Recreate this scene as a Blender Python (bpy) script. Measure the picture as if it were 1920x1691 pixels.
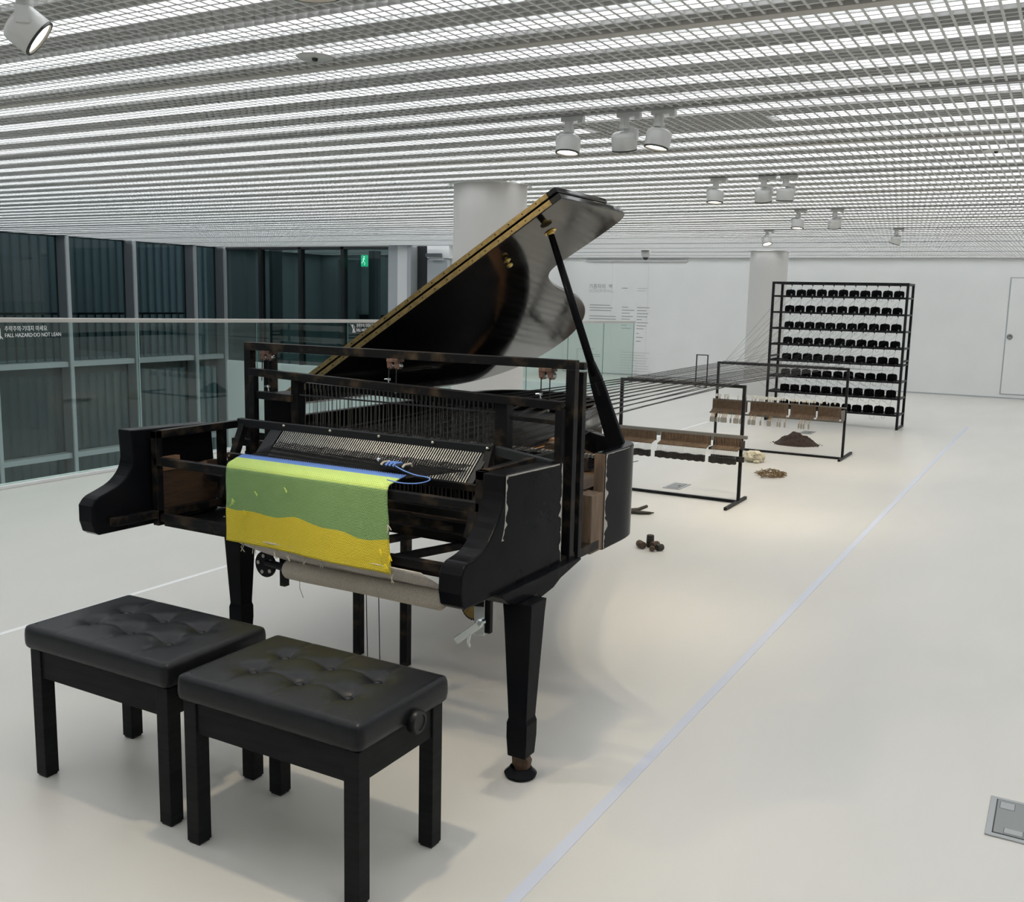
import bpy, bmesh, math, random
from mathutils import Vector, Matrix, Euler, noise as mn_
random.seed(7)
PI = math.pi
scene = bpy.context.scene
for o in list(bpy.data.objects):
    bpy.data.objects.remove(o, do_unlink=True)
COL = scene.collection

# ------------------------------------------------------------------ camera
H = 1.55
def setup_camera():
    pitch, yaw, roll = .15353, .51189, .02258
    cy, sy = math.cos(yaw), math.sin(yaw)
    cp, sp = math.cos(pitch), math.sin(pitch)
    cr, sr = math.cos(roll), math.sin(roll)
    R0 = Matrix(((1, 0, 0), (0, 0, -1), (0, 1, 0)))
    Ry = Matrix(((cy, sy, 0), (-sy, cy, 0), (0, 0, 1)))
    Rp = Matrix(((1, 0, 0), (0, cp, -sp), (0, sp, cp)))
    Rr = Matrix(((cr, -sr, 0), (sr, cr, 0), (0, 0, 1)))
    R = Rr @ Rp @ R0 @ Ry                       # world -> camera (x right, y down, z forward)
    C = Matrix(((1, 0, 0), (0, -1, 0), (0, 0, -1))) @ R
    cam = bpy.data.cameras.new('camera')
    cam.sensor_fit = 'HORIZONTAL'; cam.sensor_width = 36.0
    cam.lens = 1859.0 / 1920.0 * 36.0
    cam.clip_start = .05; cam.clip_end = 200
    o = bpy.data.objects.new('camera', cam); COL.objects.link(o)
    M = C.transposed().to_4x4(); M.translation = Vector((0, 0, H))
    o.matrix_world = M
    scene.camera = o
setup_camera()

# ------------------------------------------------------------------ world and exposure
w = bpy.data.worlds.new('world'); scene.world = w; w.use_nodes = True
w.node_tree.nodes['Background'].inputs[0].default_value = (.58, .64, .70, 1)
w.node_tree.nodes['Background'].inputs[1].default_value = 1.7
vs = scene.view_settings
vs.view_transform = 'Standard'; vs.look = 'None'; vs.gamma = 1.0; vs.use_curve_mapping = False
vs.exposure = -0.22
STRIP_EMIT = 4.9
CEIL = 2.414

# ------------------------------------------------------------------ materials
MATS = {}
def principled(name, col, rough=.5, metal=0., spec=.5, coat=0., emit=None, estr=0.):
    m = bpy.data.materials.new(name); m.use_nodes = True
    b = m.node_tree.nodes['Principled BSDF']
    b.inputs['Base Color'].default_value = (*col, 1)
    b.inputs['Roughness'].default_value = rough
    b.inputs['Metallic'].default_value = metal
    b.inputs['Specular IOR Level'].default_value = spec
    b.inputs['Coat Weight'].default_value = coat
    b.inputs['Coat Roughness'].default_value = .05
    if emit:
        b.inputs['Emission Color'].default_value = (*emit, 1)
        b.inputs['Emission Strength'].default_value = estr
    MATS[name] = m
    return m
def nodes(m):
    nt = m.node_tree
    return nt, nt.nodes['Principled BSDF']
def noise_mix(name, c1, c2, scale=8., rough=.5, metal=0., lo=.4, hi=.6, bump=0., bscale=None, stretch=(1, 1, 1), detail=4., coat=0., spec=.5, rough2=None):
    m = principled(name, c1, rough, metal, spec, coat)
    nt, b = nodes(m)
    tc = nt.nodes.new('ShaderNodeTexCoord'); mp = nt.nodes.new('ShaderNodeMapping')
    mp.inputs['Scale'].default_value = stretch
    nt.links.new(tc.outputs['Object'], mp.inputs['Vector'])
    n = nt.nodes.new('ShaderNodeTexNoise'); n.inputs['Scale'].default_value = scale; n.inputs['Detail'].default_value = detail
    nt.links.new(mp.outputs['Vector'], n.inputs['Vector'])
    mr = nt.nodes.new('ShaderNodeMapRange'); mr.inputs['From Min'].default_value = lo; mr.inputs['From Max'].default_value = hi
    nt.links.new(n.outputs['Fac'], mr.inputs['Value'])
    mx = nt.nodes.new('ShaderNodeMix'); mx.data_type = 'RGBA'
    mx.inputs['A'].default_value = (*c1, 1); mx.inputs['B'].default_value = (*c2, 1)
    nt.links.new(mr.outputs['Result'], mx.inputs['Factor'])
    nt.links.new(mx.outputs['Result'], b.inputs['Base Color'])
    if rough2 is not None:
        m2 = nt.nodes.new('ShaderNodeMapRange'); m2.inputs['To Min'].default_value = rough; m2.inputs['To Max'].default_value = rough2
        nt.links.new(mr.outputs['Result'], m2.inputs['Value']); nt.links.new(m2.outputs['Result'], b.inputs['Roughness'])
    if bump:
        n2 = nt.nodes.new('ShaderNodeTexNoise'); n2.inputs['Scale'].default_value = bscale or scale * 4
        nt.links.new(mp.outputs['Vector'], n2.inputs['Vector'])
        bp = nt.nodes.new('ShaderNodeBump'); bp.inputs['Strength'].default_value = bump; bp.inputs['Distance'].default_value = .01
        nt.links.new(n2.outputs['Fac'], bp.inputs['Height']); nt.links.new(bp.outputs['Normal'], b.inputs['Normal'])
    return m
def thin_glass(name, tint, refl=1.0):
    m = bpy.data.materials.new(name); m.use_nodes = True
    nt = m.node_tree; nt.nodes.clear()
    out = nt.nodes.new('ShaderNodeOutputMaterial'); mix = nt.nodes.new('ShaderNodeMixShader')
    tr = nt.nodes.new('ShaderNodeBsdfTransparent'); tr.inputs[0].default_value = (*tint, 1)
    gl = nt.nodes.new('ShaderNodeBsdfGlossy'); gl.inputs['Roughness'].default_value = .01
    lw = nt.nodes.new('ShaderNodeLayerWeight'); lw.inputs['Blend'].default_value = .5
    pw = nt.nodes.new('ShaderNodeMath'); pw.operation = 'POWER'; pw.inputs[1].default_value = 5.
    mul = nt.nodes.new('ShaderNodeMath'); mul.operation = 'MULTIPLY_ADD'; mul.inputs[1].default_value = 1.7*refl; mul.inputs[2].default_value = .04*refl
    nt.links.new(lw.outputs['Facing'], pw.inputs[0]); nt.links.new(pw.outputs[0], mul.inputs[0]); nt.links.new(mul.outputs[0], mix.inputs[0])
    nt.links.new(tr.outputs[0], mix.inputs[1]); nt.links.new(gl.outputs[0], mix.inputs[2])
    nt.links.new(mix.outputs[0], out.inputs[0])
    MATS[name] = m
    return m

noise_mix('floor', (.60, .58, .533), (.565, .546, .50), 1.3, .30, 0, .35, .68, 0, 40, (1, .35, 1), 3, rough2=.36)
noise_mix('wall', (.83, .84, .822), (.80, .81, .792), 2., .6, 0, .3, .7)
principled('wall_shade', (.70, .71, .70), .6)
principled('wall_grey', (.42, .44, .45), .5)
principled('white_paint', (.74, .74, .73), .45)
principled('column_paint', (.62, .605, .58), .6)
principled('louver', (.64, .64, .63), .45)
principled('strip_beige', (.52, .50, .46), .5)
principled('plenum', (.52, .53, .52), .8)
principled('track', (.46, .46, .45), .4)
principled('track_slot', (.02, .02, .02), .5)
principled('spot_white', (.60, .60, .58), .35)
principled('spot_black', (.015, .015, .015), .4)
principled('light_panel', (.9, .9, .9), .5, emit=(.93, .96, 1.0), estr=STRIP_EMIT)
principled('spot_lens', (.9, .85, .7), .3, emit=(1., .9, .72), estr=9.)
noise_mix('black_lacquer', (.006, .0065, .008), (.010, .010, .011), 6, .13, 0, .4, .7, .004, 30, spec=.035, rough2=.22)
noise_mix('lid_lacquer', (.006, .006, .006), (.012, .011, .010), 3, .07, 0, .4, .7, .01, 12, rough2=.13, spec=.4)
noise_mix('loom_steel', (.009, .009, .010), (.058, .042, .027), 16, .38, .1, .51, .74, .05, 60, rough2=.5, spec=.08)
noise_mix('frame_steel', (.014, .014, .015), (.03, .029, .028), 14, .45, .1, .5, .7, spec=.12)
principled('beater_grey', (.020, .022, .025), .5, 0, .2)
principled('reed_metal', (.50, .50, .48), .4, .8)
principled('reed_wire', (.30, .30, .29), .45, .6)
principled('bolt', (.72, .66, .55), .3, 1.)
principled('chrome', (.62, .66, .66), .25, .9)
principled('dark_iron', (.006, .006, .007), .4, .05, .08)
principled('brass', (.60, .43, .13), .3, .9)
noise_mix('hinge_brass', (.22, .155, .055), (.14, .10, .035), 40, .42, .5, .4, .65)
noise_mix('copper_pulley', (.22, .12, .09), (.10, .06, .045), 50, .45, .5, .4, .6)
noise_mix('wood_cut', (.20, .135, .085), (.125, .08, .05), 12, .7, 0, .35, .65, .2, 80, (6, 6, .6))
noise_mix('wood_dark', (.095, .052, .027), (.055, .030, .016), 10, .6, 0, .35, .65, .1, 60, (6, 1, 6))
noise_mix('wood_light', (.33, .19, .10), (.24, .13, .07), 9, .6, 0, .35, .65, .1, 60, (6, 1, 6))
noise_mix('soundboard', (.36, .18, .07), (.26, .125, .045), 7, .45, 0, .35, .65, 0, 60, (6, 1, 1))
principled('worn_veneer', (.40, .37, .33), .7)
principled('string_dark', (.02, .018, .016), .4, .6)
principled('heddle', (.10, .095, .085), .5, .5)
principled('thread_black', (.006, .006, .007), .9)
noise_mix('leather', (.0065, .007, .0085), (.009, .0095, .011), 30, .36, 0, .4, .6, .06, 300, spec=.22)
noise_mix('bench_wood', (.0095, .0105, .0105), (.015, .016, .016), 5, .42, 0, .4, .65, .05, 60, (1, 1, 10), spec=.06)
principled('knob_black', (.008, .008, .009), .35, 0, .25)
noise_mix('linen', (.56, .50, .41), (.42, .37, .30), 260, .9, 0, .35, .65, .6, 260)
noise_mix('undercloth', (.56, .52, .47), (.48, .44, .40), 90, .9, 0, .4, .6, .2, 200)
principled('yarn_blue', (.13, .25, .62), .9)
principled('yarn_lime', (.50, .63, .16), .9)
principled('yarn_yellow', (.68, .53, .02), .9)
principled('yarn_cream', (.45, .41, .34), .9)
noise_mix('yarn_spool', (.004, .004, .005), (.009, .009, .010), 120, .95, 0, .4, .6, .5, 200, (1, 1, 6), spec=.1)
principled('hook_grey', (.25, .25, .25), .4, .5)
noise_mix('soil', (.050, .028, .017), (.022, .012, .008), 30, .95, 0, .35, .65, 1., 80)
noise_mix('wool', (.62, .56, .42), (.48, .42, .29), 25, .9, 0, .35, .65, .5, 60)
noise_mix('stick_gold', (.30, .20, .085), (.10, .06, .03), 60, .5, .2, .35, .65)
noise_mix('bark', (.055, .045, .032), (.025, .02, .015), 40, .8, 0, .35, .65, .5, 90)
noise_mix('stub_brown', (.10, .065, .04), (.05, .032, .022), 60, .8, 0, .35, .65, .4, 120)
noise_mix('stub_dark', (.03, .026, .016), (.018, .015, .010), 60, .7, 0, .35, .65, .3, 120)
noise_mix('action_wood', (.165, .105, .062), (.11, .068, .04), 30, .7, 0, .35, .65)
noise_mix('action_dark', (.045, .032, .022), (.03, .022, .016), 30, .7, 0, .35, .65)
principled('shank_gold', (.42, .28, .12), .6)
principled('action_rail', (.17, .16, .14), .5, .2)
principled('hammer_felt', (.62, .60, .53), .9)
noise_mix('felt_black', (.014, .012, .011), (.028, .024, .021), 30, .95, 0, .4, .6, .5, 150)
principled('damper_grey', (.28, .255, .215), .9)
principled('tape', (.52, .545, .61), .55)
principled('tape_faint', (.80, .80, .78), .5)
principled('plate_grey', (.36, .37, .37), .4, .4)
principled('plate_dark', (.24, .255, .25), .45, .4)
principled('groove', (.03, .03, .03), .6)
principled('mullion', (.13, .145, .155), .4, .2)
principled('mullion_light', (.46, .48, .485), .35, .3)
principled('mullion_black', (.012, .014, .015), .4)
principled('interior_dark', (.26, .29, .30), .8)
principled('interior_mid', (.40, .44, .46), .8)
principled('handrail', (.50, .48, .45), .35, .3)
principled('edge_green', (.06, .17, .14), .1)
principled('ink', (.30, .30, .30), .6)
principled('ink_grey', (.56, .57, .56), .6)
principled('etch', (.85, .87, .86), .6, emit=(.9, .95, .95), estr=.0)
principled('exit_green', (.02, .35, .16), .4, emit=(.05, .9, .42), estr=2.0)
principled('exit_white', (.9, .9, .9), .4, emit=(.9, 1, .95), estr=4.)
principled('camera_black', (.01, .01, .01), .15)
thin_glass('guard_glass', (.86, .94, .91), 1.0)
thin_glass('window_glass', (.42, .50, .50), 1.0)

def cloth_material():
    m = principled('woven_cloth', (.3, .4, .1), .95)
    nt, b = nodes(m)
    uv = nt.nodes.new('ShaderNodeUVMap'); sep = nt.nodes.new('ShaderNodeSeparateXYZ')
    nt.links.new(uv.outputs[0], sep.inputs[0])
    # wavy border: v (0 = back edge, in metres of cloth) plus slow wave of u
    def math_(op, a, b_=None, v=None):
        n = nt.nodes.new('ShaderNodeMath'); n.operation = op
        nt.links.new(a, n.inputs[0])
        if b_ is not None: nt.links.new(b_, n.inputs[1])
        if v is not None: n.inputs[1].default_value = v
        return n.outputs[0]
    u, v = sep.outputs[0], sep.outputs[1]
    s1 = math_('SINE', math_('MULTIPLY', u, v=13.))
    s2 = math_('SINE', math_('ADD', math_('MULTIPLY', u, v=31.), v=.7))
    wob = math_('ADD', math_('MULTIPLY', s1, v=.007), math_('MULTIPLY', s2, v=.005))
    lin = math_('MULTIPLY', u, v=.030)
    border = math_('SUBTRACT', math_('SUBTRACT', v, wob), lin)
    gt = lambda x, t: math_('GREATER_THAN', x, v=t)
    def mix(f, a, bcol):
        n = nt.nodes.new('ShaderNodeMix'); n.data_type = 'RGBA'
        nt.links.new(f, n.inputs['Factor'])
        if isinstance(a, tuple): n.inputs['A'].default_value = (*a, 1)
        else: nt.links.new(a, n.inputs['A'])
        n.inputs['B'].default_value = (*bcol, 1)
        return n.outputs['Result']
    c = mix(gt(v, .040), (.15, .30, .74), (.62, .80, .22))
    c = mix(gt(v, .122), c, (.27, .44, .165))  # one green yarn: lit top painted lime, shaded front past the fold darker
    c = mix(gt(border, .262), c, (.86, .68, .05))
    # weave: rib rows and half-shifted columns
    row = math_('MULTIPLY', v, v=215.)
    rowi = math_('FLOOR', row)
    half = math_('MULTIPLY', math_('MODULO', rowi, v=2.), v=.5)
    colm = math_('ADD', math_('MULTIPLY', u, v=112.), half)
    a = math_('ABSOLUTE', math_('SINE', math_('MULTIPLY', row, v=PI)))
    d = math_('ABSOLUTE', math_('SINE', math_('MULTIPLY', colm, v=PI)))
    hgt = math_('MULTIPLY', math_('POWER', a, v=.6), math_('POWER', d, v=.5))
    dark = nt.nodes.new('ShaderNodeMapRange'); dark.inputs['From Min'].default_value = .12; dark.inputs['From Max'].default_value = .45
    nt.links.new(hgt, dark.inputs['Value'])
    n = nt.nodes.new('ShaderNodeMix'); n.data_type = 'RGBA'
    nt.links.new(dark.outputs[0], n.inputs['Factor'])
    dk = nt.nodes.new('ShaderNodeMix'); dk.data_type = 'RGBA'; dk.blend_type = 'MULTIPLY'; dk.inputs['Factor'].default_value = 1.
    nt.links.new(c, dk.inputs['A']); dk.inputs['B'].default_value = (.22, .25, .3, 1)
    nt.links.new(dk.outputs['Result'], n.inputs['A']); nt.links.new(c, n.inputs['B'])
    nt.links.new(n.outputs['Result'], b.inputs['Base Color'])
    bp = nt.nodes.new('ShaderNodeBump'); bp.inputs['Strength'].default_value = .8; bp.inputs['Distance'].default_value = .003
    nt.links.new(hgt, bp.inputs['Height']); nt.links.new(bp.outputs[0], b.inputs['Normal'])
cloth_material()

# ------------------------------------------------------------------ mesh helpers
class MB:
    def __init__(s): s.v = []; s.f = []; s.uv = None
    def box(s, x0, x1, y0, y1, z0, z1):
        b = len(s.v)
        s.v += [(x, y, z) for z in (z0, z1) for y in (y0, y1) for x in (x0, x1)]
        s.f += [tuple(b + i for i in q) for q in ((0, 2, 3, 1), (4, 5, 7, 6), (0, 1, 5, 4), (2, 6, 7, 3), (0, 4, 6, 2), (1, 3, 7, 5))]
        return s
    def cbox(s, c, d):
        return s.box(c[0]-d[0]/2, c[0]+d[0]/2, c[1]-d[1]/2, c[1]+d[1]/2, c[2]-d[2]/2, c[2]+d[2]/2)
    def bar(s, p, q, w, h, up=(0, 0, 1), w2=None, h2=None):
        p, q = Vector(p), Vector(q); d = (q-p).normalized(); up = Vector(up)
        if abs(d.dot(up)) > .98: up = Vector((0, 1, 0))
        a = d.cross(up).normalized(); c = a.cross(d).normalized()
        b = len(s.v)
        w2 = w if w2 is None else w2; h2 = h if h2 is None else h2
        for e, ww, hh in ((p, w, h), (q, w2, h2)):
            for i, j in ((-1, -1), (1, -1), (1, 1), (-1, 1)):
                s.v.append(tuple(e + a*ww/2*i + c*hh/2*j))
        s.f += [tuple(b+i for i in f) for f in ((0, 1, 2, 3), (7, 6, 5, 4), (0, 4, 5, 1), (1, 5, 6, 2), (2, 6, 7, 3), (3, 7, 4, 0))]
        return s
    def tube(s, pts, r, n=8, caps=True):
        pts = [Vector(p) for p in pts]; b = len(s.v); m = len(pts)
        rs = r if isinstance(r, (list, tuple)) else [r]*m
        up = None
        for i, p in enumerate(pts):
            d = (pts[min(i+1, m-1)] - pts[max(i-1, 0)]).normalized()
            if up is None:
                up = Vector((0, 0, 1)) if abs(d.z) < .9 else Vector((1, 0, 0))
            a = d.cross(up).normalized(); c = a.cross(d).normalized(); up = c
            for k in range(n):
                t = 2*PI*k/n
                s.v.append(tuple(p + (a*math.cos(t) + c*math.sin(t))*rs[i]))
        for i in range(m-1):
            for k in range(n):
                k2 = (k+1) % n
                s.f.append((b+i*n+k, b+i*n+k2, b+(i+1)*n+k2, b+(i+1)*n+k))
        if caps:
            s.f.append(tuple(b+k for k in range(n))[::-1]); s.f.append(tuple(b+(m-1)*n+k for k in range(n)))
        return s
    def lathe(s, prof, c=(0, 0, 0), axis=(0, 0, 1), n=24, capb=True, capt=True):
        ax = Vector(axis).normalized(); t = Vector((1, 0, 0)) if abs(ax.x) < .9 else Vector((0, 1, 0))
        a = ax.cross(t).normalized(); d = ax.cross(a).normalized(); c = Vector(c); b = len(s.v)
        for r, h in prof:
            for k in range(n):
                u = 2*PI*k/n
                s.v.append(tuple(c + ax*h + (a*math.cos(u)+d*math.sin(u))*r))
        for i in range(len(prof)-1):
            for k in range(n):
                k2 = (k+1) % n
                s.f.append((b+i*n+k, b+i*n+k2, b+(i+1)*n+k2, b+(i+1)*n+k))
        if capb: s.f.append(tuple(b+k for k in range(n))[::-1])
        if capt: s.f.append(tuple(b+(len(prof)-1)*n+k for k in range(n)))
        return s
    def prism(s, poly, fn0, fn1):
        """poly: 2D list; fn0/fn1 map a 2D point to 3D for both faces"""
        b = len(s.v); n = len(poly)
        s.v += [tuple(fn0(p)) for p in poly] + [tuple(fn1(p)) for p in poly]
        s.f.append(tuple(b+i for i in range(n))); s.f.append(tuple(b+n+i for i in range(n))[::-1])
        for i in range(n):
            j = (i+1) % n
            s.f.append((b+i, b+n+i, b+n+j, b+j))
        return s
    def wall(s, path, inner, z0, z1, closed=False):
        b = len(s.v); n = len(path)
        for p, q in zip(path, inner):
            s.v += [(p[0], p[1], z0), (p[0], p[1], z1), (q[0], q[1], z1), (q[0], q[1], z0)]
        for i in range(n if closed else n-1):
            j = (i+1) % n
            for k in range(4):
                k2 = (k+1) % 4
                s.f.append((b+i*4+k, b+j*4+k, b+j*4+k2, b+i*4+k2))
        if not closed:
            s.f.append((b, b+1, b+2, b+3)); e = b+(n-1)*4; s.f.append((e+3, e+2, e+1, e))
        return s
    def mesh(s, name, origin=(0, 0, 0), smooth=False):
        me = bpy.data.meshes.new(name); o = Vector(origin)
        me.from_pydata([tuple(Vector(v)-o) for v in s.v], [], s.f)
        bm = bmesh.new(); bm.from_mesh(me)
        bmesh.ops.recalc_face_normals(bm, faces=bm.faces[:]); bm.to_mesh(me); bm.free()
        if smooth:
            me.polygons.foreach_set('use_smooth', [True]*len(me.polygons))
        me.update()
        return me
def wpos(o):
    v = Vector((0, 0, 0))
    while o is not None:
        v += Vector(o.location); o = o.parent
    return v
def link(name, me, mat, parent=None, loc=None):
    o = bpy.data.objects.new(name, me); COL.objects.link(o)
    if mat is not None and not me.materials: me.materials.append(MATS[mat] if isinstance(mat, str) else mat)
    if parent is not None: o.parent = parent
    if loc is not None: o.location = loc
    return o
def build(mb, name, mat, parent=None, origin=None, smooth=False, bevel=0., angle=None, segs=2):
    """mb holds world coordinates; the object's origin is its own base point"""
    pw = wpos(parent) if parent is not None else Vector((0, 0, 0))
    if origin is None:
        xs = [v[0] for v in mb.v]; ys = [v[1] for v in mb.v]; zs = [v[2] for v in mb.v]
        origin = ((min(xs)+max(xs))/2, (min(ys)+max(ys))/2, min(zs)) if mb.v else (0, 0, 0)
    o = link(name, mb.mesh(name, origin, smooth), mat, parent, Vector(origin)-pw)
    if bevel:
        md = o.modifiers.new('bevel', 'BEVEL'); md.width = bevel; md.segments = segs; md.limit_method = 'ANGLE'; md.angle_limit = math.radians(40)
        md.harden_normals = False
    if angle is not None:
        o.data.polygons.foreach_set('use_smooth', [True]*len(o.data.polygons))
        try: o.data.set_sharp_from_angle(angle=math.radians(angle))
        except Exception: pass
    return o
def tag(o, label, cat, group=None):
    o['label'] = label; o['category'] = cat
    if group: o['group'] = group
    return o
def thing(name, label, cat, loc=(0, 0, 0), group=None):
    o = bpy.data.objects.new(name, None); COL.objects.link(o); o.location = loc; o.empty_display_size = .1
    return tag(o, label, cat, group)
def struct(o):
    o['kind'] = 'structure'; return o
def copy_tree(o, parent=None):
    c = o.copy(); COL.objects.link(c); c.parent = parent
    for ch in list(o.children): copy_tree(ch, c)
    return c
def smoothpoly(pts, it=2, closed=True):
    for _ in range(it):
        out = []
        n = len(pts)
        rng = range(n) if closed else range(n-1)
        if not closed: out.append(pts[0])
        for i in rng:
            p, q = pts[i], pts[(i+1) % n]
            out.append(tuple(.75*a+.25*b for a, b in zip(p, q))); out.append(tuple(.25*a+.75*b for a, b in zip(p, q)))
        if not closed: out.append(pts[-1])
        pts = out
    return pts
def offset_path(path, d):
    out = []
    n = len(path)
    for i in range(n):
        p = Vector(path[max(i-1, 0)]); q = Vector(path[min(i+1, n-1)])
        t = (q-p).normalized(); nrm = Vector((-t.y, t.x))
        out.append((path[i][0]+nrm.x*d, path[i][1]+nrm.y*d))
    return out
def text_mesh(s, size, align='LEFT', extrude=.0005, space=1.0):
    cu = bpy.data.curves.new('lettering', 'FONT'); cu.body = s; cu.size = size; cu.extrude = extrude; cu.align_x = align; cu.space_character = space
    ob = bpy.data.objects.new('lettering', cu); COL.objects.link(ob)
    dg = bpy.context.evaluated_depsgraph_get(); me = bpy.data.meshes.new_from_object(ob.evaluated_get(dg))
    bpy.data.objects.remove(ob); me.name = 'lettering'
    return me

# ================================================================== THE SETTING
X0, X1, Y0, Y1 = -15.2, 3.0, -3.0, 19.27
VOID_X, VOID_Y = -7.12, 16.4

floor = struct(build(MB().box(VOID_X, X1, Y0, Y1, -.35, 0).box(-9.62, VOID_X, VOID_Y, Y1, -.35, 0), 'floor', 'floor'))
struct(build(MB().box(-16.5, VOID_X, Y0, 14.7, -4.2, -4.0), 'floor_lower_level', 'interior_mid'))
struct(build(MB().box(VOID_X-.03, VOID_X+.0, Y0, Y1-.01, -4, .0), 'wall_void_side', 'wall'))
struct(build(MB().box(VOID_X-.06, VOID_X+.045, Y0, 17.1, .0, .028), 'trim_1', 'white_paint', bevel=.004))
struct(build(MB().box(-9.62, VOID_X-.06, VOID_Y-.08, VOID_Y, -.3, .02), 'trim_2', 'white_paint'))
struct(build(MB().box(-9.62, X1, Y1, Y1+.15, 0, CEIL+.4), 'wall_back', 'wall'))
struct(build(MB().box(X1, X1+.15, Y0, Y1, 0, CEIL+.4), 'wall_right', 'wall'))
struct(build(MB().box(X0-2, X1, Y0-.15, Y0, -4.2, CEIL+.4), 'wall_front', 'wall'))
struct(build(MB().box(-9.77, -9.62, 14.85, Y1, -.35, CEIL+.4), 'wall_return', 'wall'))
# thin grey strip painted as the shadow gap under the back wall
struct(build(MB().box(-9.62, X1, Y1-.012, Y1, 0, .022), 'shadow_gap_back', 'wall_grey'))

# flush door in the back wall
d = struct(build(MB().box(-1.055, -.10, Y1-.016, Y1-.002, .085, 2.07), 'door_1', 'wall'))
build(MB().box(-1.075, -.08, Y1-.006, Y1-.001, .07, 2.085), 'door_gap', 'wall_grey', d)
kn = MB().lathe([(.0, 0), (.045, 0), (.048, .008), (.04, .014), (.026, .015), (.024, .010), (.0, .010)], (-1.0, Y1-.016, 1.07), (0, -1, 0), 20, False, False)
build(kn, 'door_lock', 'plate_dark', d, smooth=True)

# ---- window wall across the void, at the left
def panel_wall():
    root = thing('window_1', '', '', (-15.0, 6.0, 0)); del root['label']; del root['category']; struct(root)
    ys = [5.5, 6.9, 8.3, 9.72, 11.1, 12.48, 13.9, 14.68]
    for y in ys:
        mul = build(MB().box(-15.2, -14.93, y-.03, y+.03, -4, CEIL), 'mullion', 'mullion', root)
        build(MB().box(-14.93, -14.90, y-.032, y+.032, -4, CEIL), 'mullion_cap', 'mullion_light', mul)
    for a, b in zip(ys[:-1], ys[1:]):
        for z in (.25, -1.33, -3.2):
            build(MB().box(-15.2, -14.97, a+.03, b-.03, z-.045, z+.045), 'transom', 'mullion_light', root)
        for z0, z1 in ((.295, CEIL), (-1.285, .205), (-3.155, -1.375)):
            build(MB().box(-15.17, -15.15, a+.03, b-.03, z0, z1), 'pane', 'window_glass', root)
    # building outside the glass
    build(MB().box(-18.0, -17.8, 2.0, 17.5, -4.2, 4.5), 'outer_facade', 'interior_mid', root)
    ribs = MB()
    for i in range(75):
        y = 2.2+i*.2
        ribs.box(-17.8, -17.74, y, y+.03, -4, 4.2)
    build(ribs, 'facade_ribs', 'interior_dark', root)['kind'] = 'stuff'
    rail = MB().box(-16.35, -16.31, 4, 15, 1.05, 1.09)
    for i in range(60):
        rail.box(-16.34, -16.32, 4+i*.185, 4.02+i*.185, .2, 1.05)
    build(rail, 'balcony_railing', 'mullion_black', root)
    build(MB().box(-17.0, -15.2, 2, 15.2, .05, .2), 'balcony_slab', 'interior_mid', root)
panel_wall()

# ---- glazed back side of the void
def glazed_back():
    root = thing('window_2', '', '', (-13.0, 14.75, 0)); del root['label']; del root['category']; struct(root)
    xs = [-15.15, -14.0, -12.98, -11.95, -10.87]
    for x in xs:
        build(MB().box(x-.035, x+.035, 14.69, 14.81, .17, CEIL), 'mullion', 'mullion_black', root)
    build(MB().box(-15.15, -10.87, 14.69, 14.81, CEIL-.05, CEIL), 'transom', 'mullion_black', root)
    for a, b in zip(xs[:-1], xs[1:]):
        build(MB().box(a+.035, b-.035, 14.74, 14.755, .17, CEIL-.05), 'pane', 'window_glass', root)
    build(MB().box(-15.35, -9.9, 18.0, 18.15, .0, 3), 'room_wall', 'interior_mid', root)
    build(MB().box(-15.35, -9.77, 14.85, 18.15, 2.75, 2.85), 'room_ceiling', 'interior_mid', root)
    build(MB().box(-15.45, -15.25, 14.7, 18.15, .0, 3), 'room_wall', 'interior_mid', root)
    build(MB().box(-15.15, -10.87, 14.85, 18.0, .0, .1), 'room_floor', 'interior_dark', root)
    for x0, x1, z0, z1, m in ((-14.6, -14.1, .1, 2.3, 'interior_dark'), (-14.0, -13.2, .1, 1.1, 'mullion_black'), (-12.9, -12.7, .1, 2.4, 'mullion'), (-12.0, -11.4, .1, 2.1, 'mullion')):
        build(MB().box(x0, x1, 17.8, 18.0, z0, z1), 'room_panel', m, root)
    build(MB().box(-14.6, -14.52, 15.6, 15.9, .1, CEIL), 'room_post', 'mullion', root)
    build(MB().box(-12.5, -12.35, 16.2, 16.4, .1, CEIL), 'room_post', 'mullion', root)
    # low wall and the pieces right of the glazing
    low = struct(build(MB().box(-15.2, -9.7, 14.67, 14.85, -4, .17), 'wall_parapet', 'wall'))
    p = struct(build(MB().box(-10.83, -10.38, 14.6, 14.85, -.3, CEIL), 'wall_pier', 'wall_grey'))
    build(MB().box(-10.61, -10.38, 14.58, 14.6, -.3, CEIL), 'pier_panel', 'white_paint', p)
    struct(build(MB().box(-10.38, -10.30, 14.55, 14.85, -.3, CEIL), 'trim_3', 'mullion_light'))
    struct(build(MB().box(-10.30, -10.08, 14.75, 14.85, -.3, CEIL), 'wall_pier_2', 'mullion_black'))
    dr = struct(build(MB().box(-10.06, -9.64, 14.71, 14.80, .0, 2.18), 'door_2', 'wall_grey'))
    build(MB().box(-10.08, -9.62, 14.73, 14.85, 2.2, CEIL), 'door_header', 'white_paint', dr)
    build(MB().box(-10.05, -9.75, 14.63, 14.71, 2.22, 2.28), 'door_closer', 'mullion', dr)
    build(MB().box(-9.99, -9.68, 14.65, 14.68, 2.16, 2.19), 'closer_arm', 'mullion_light', dr)
glazed_back()

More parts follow.
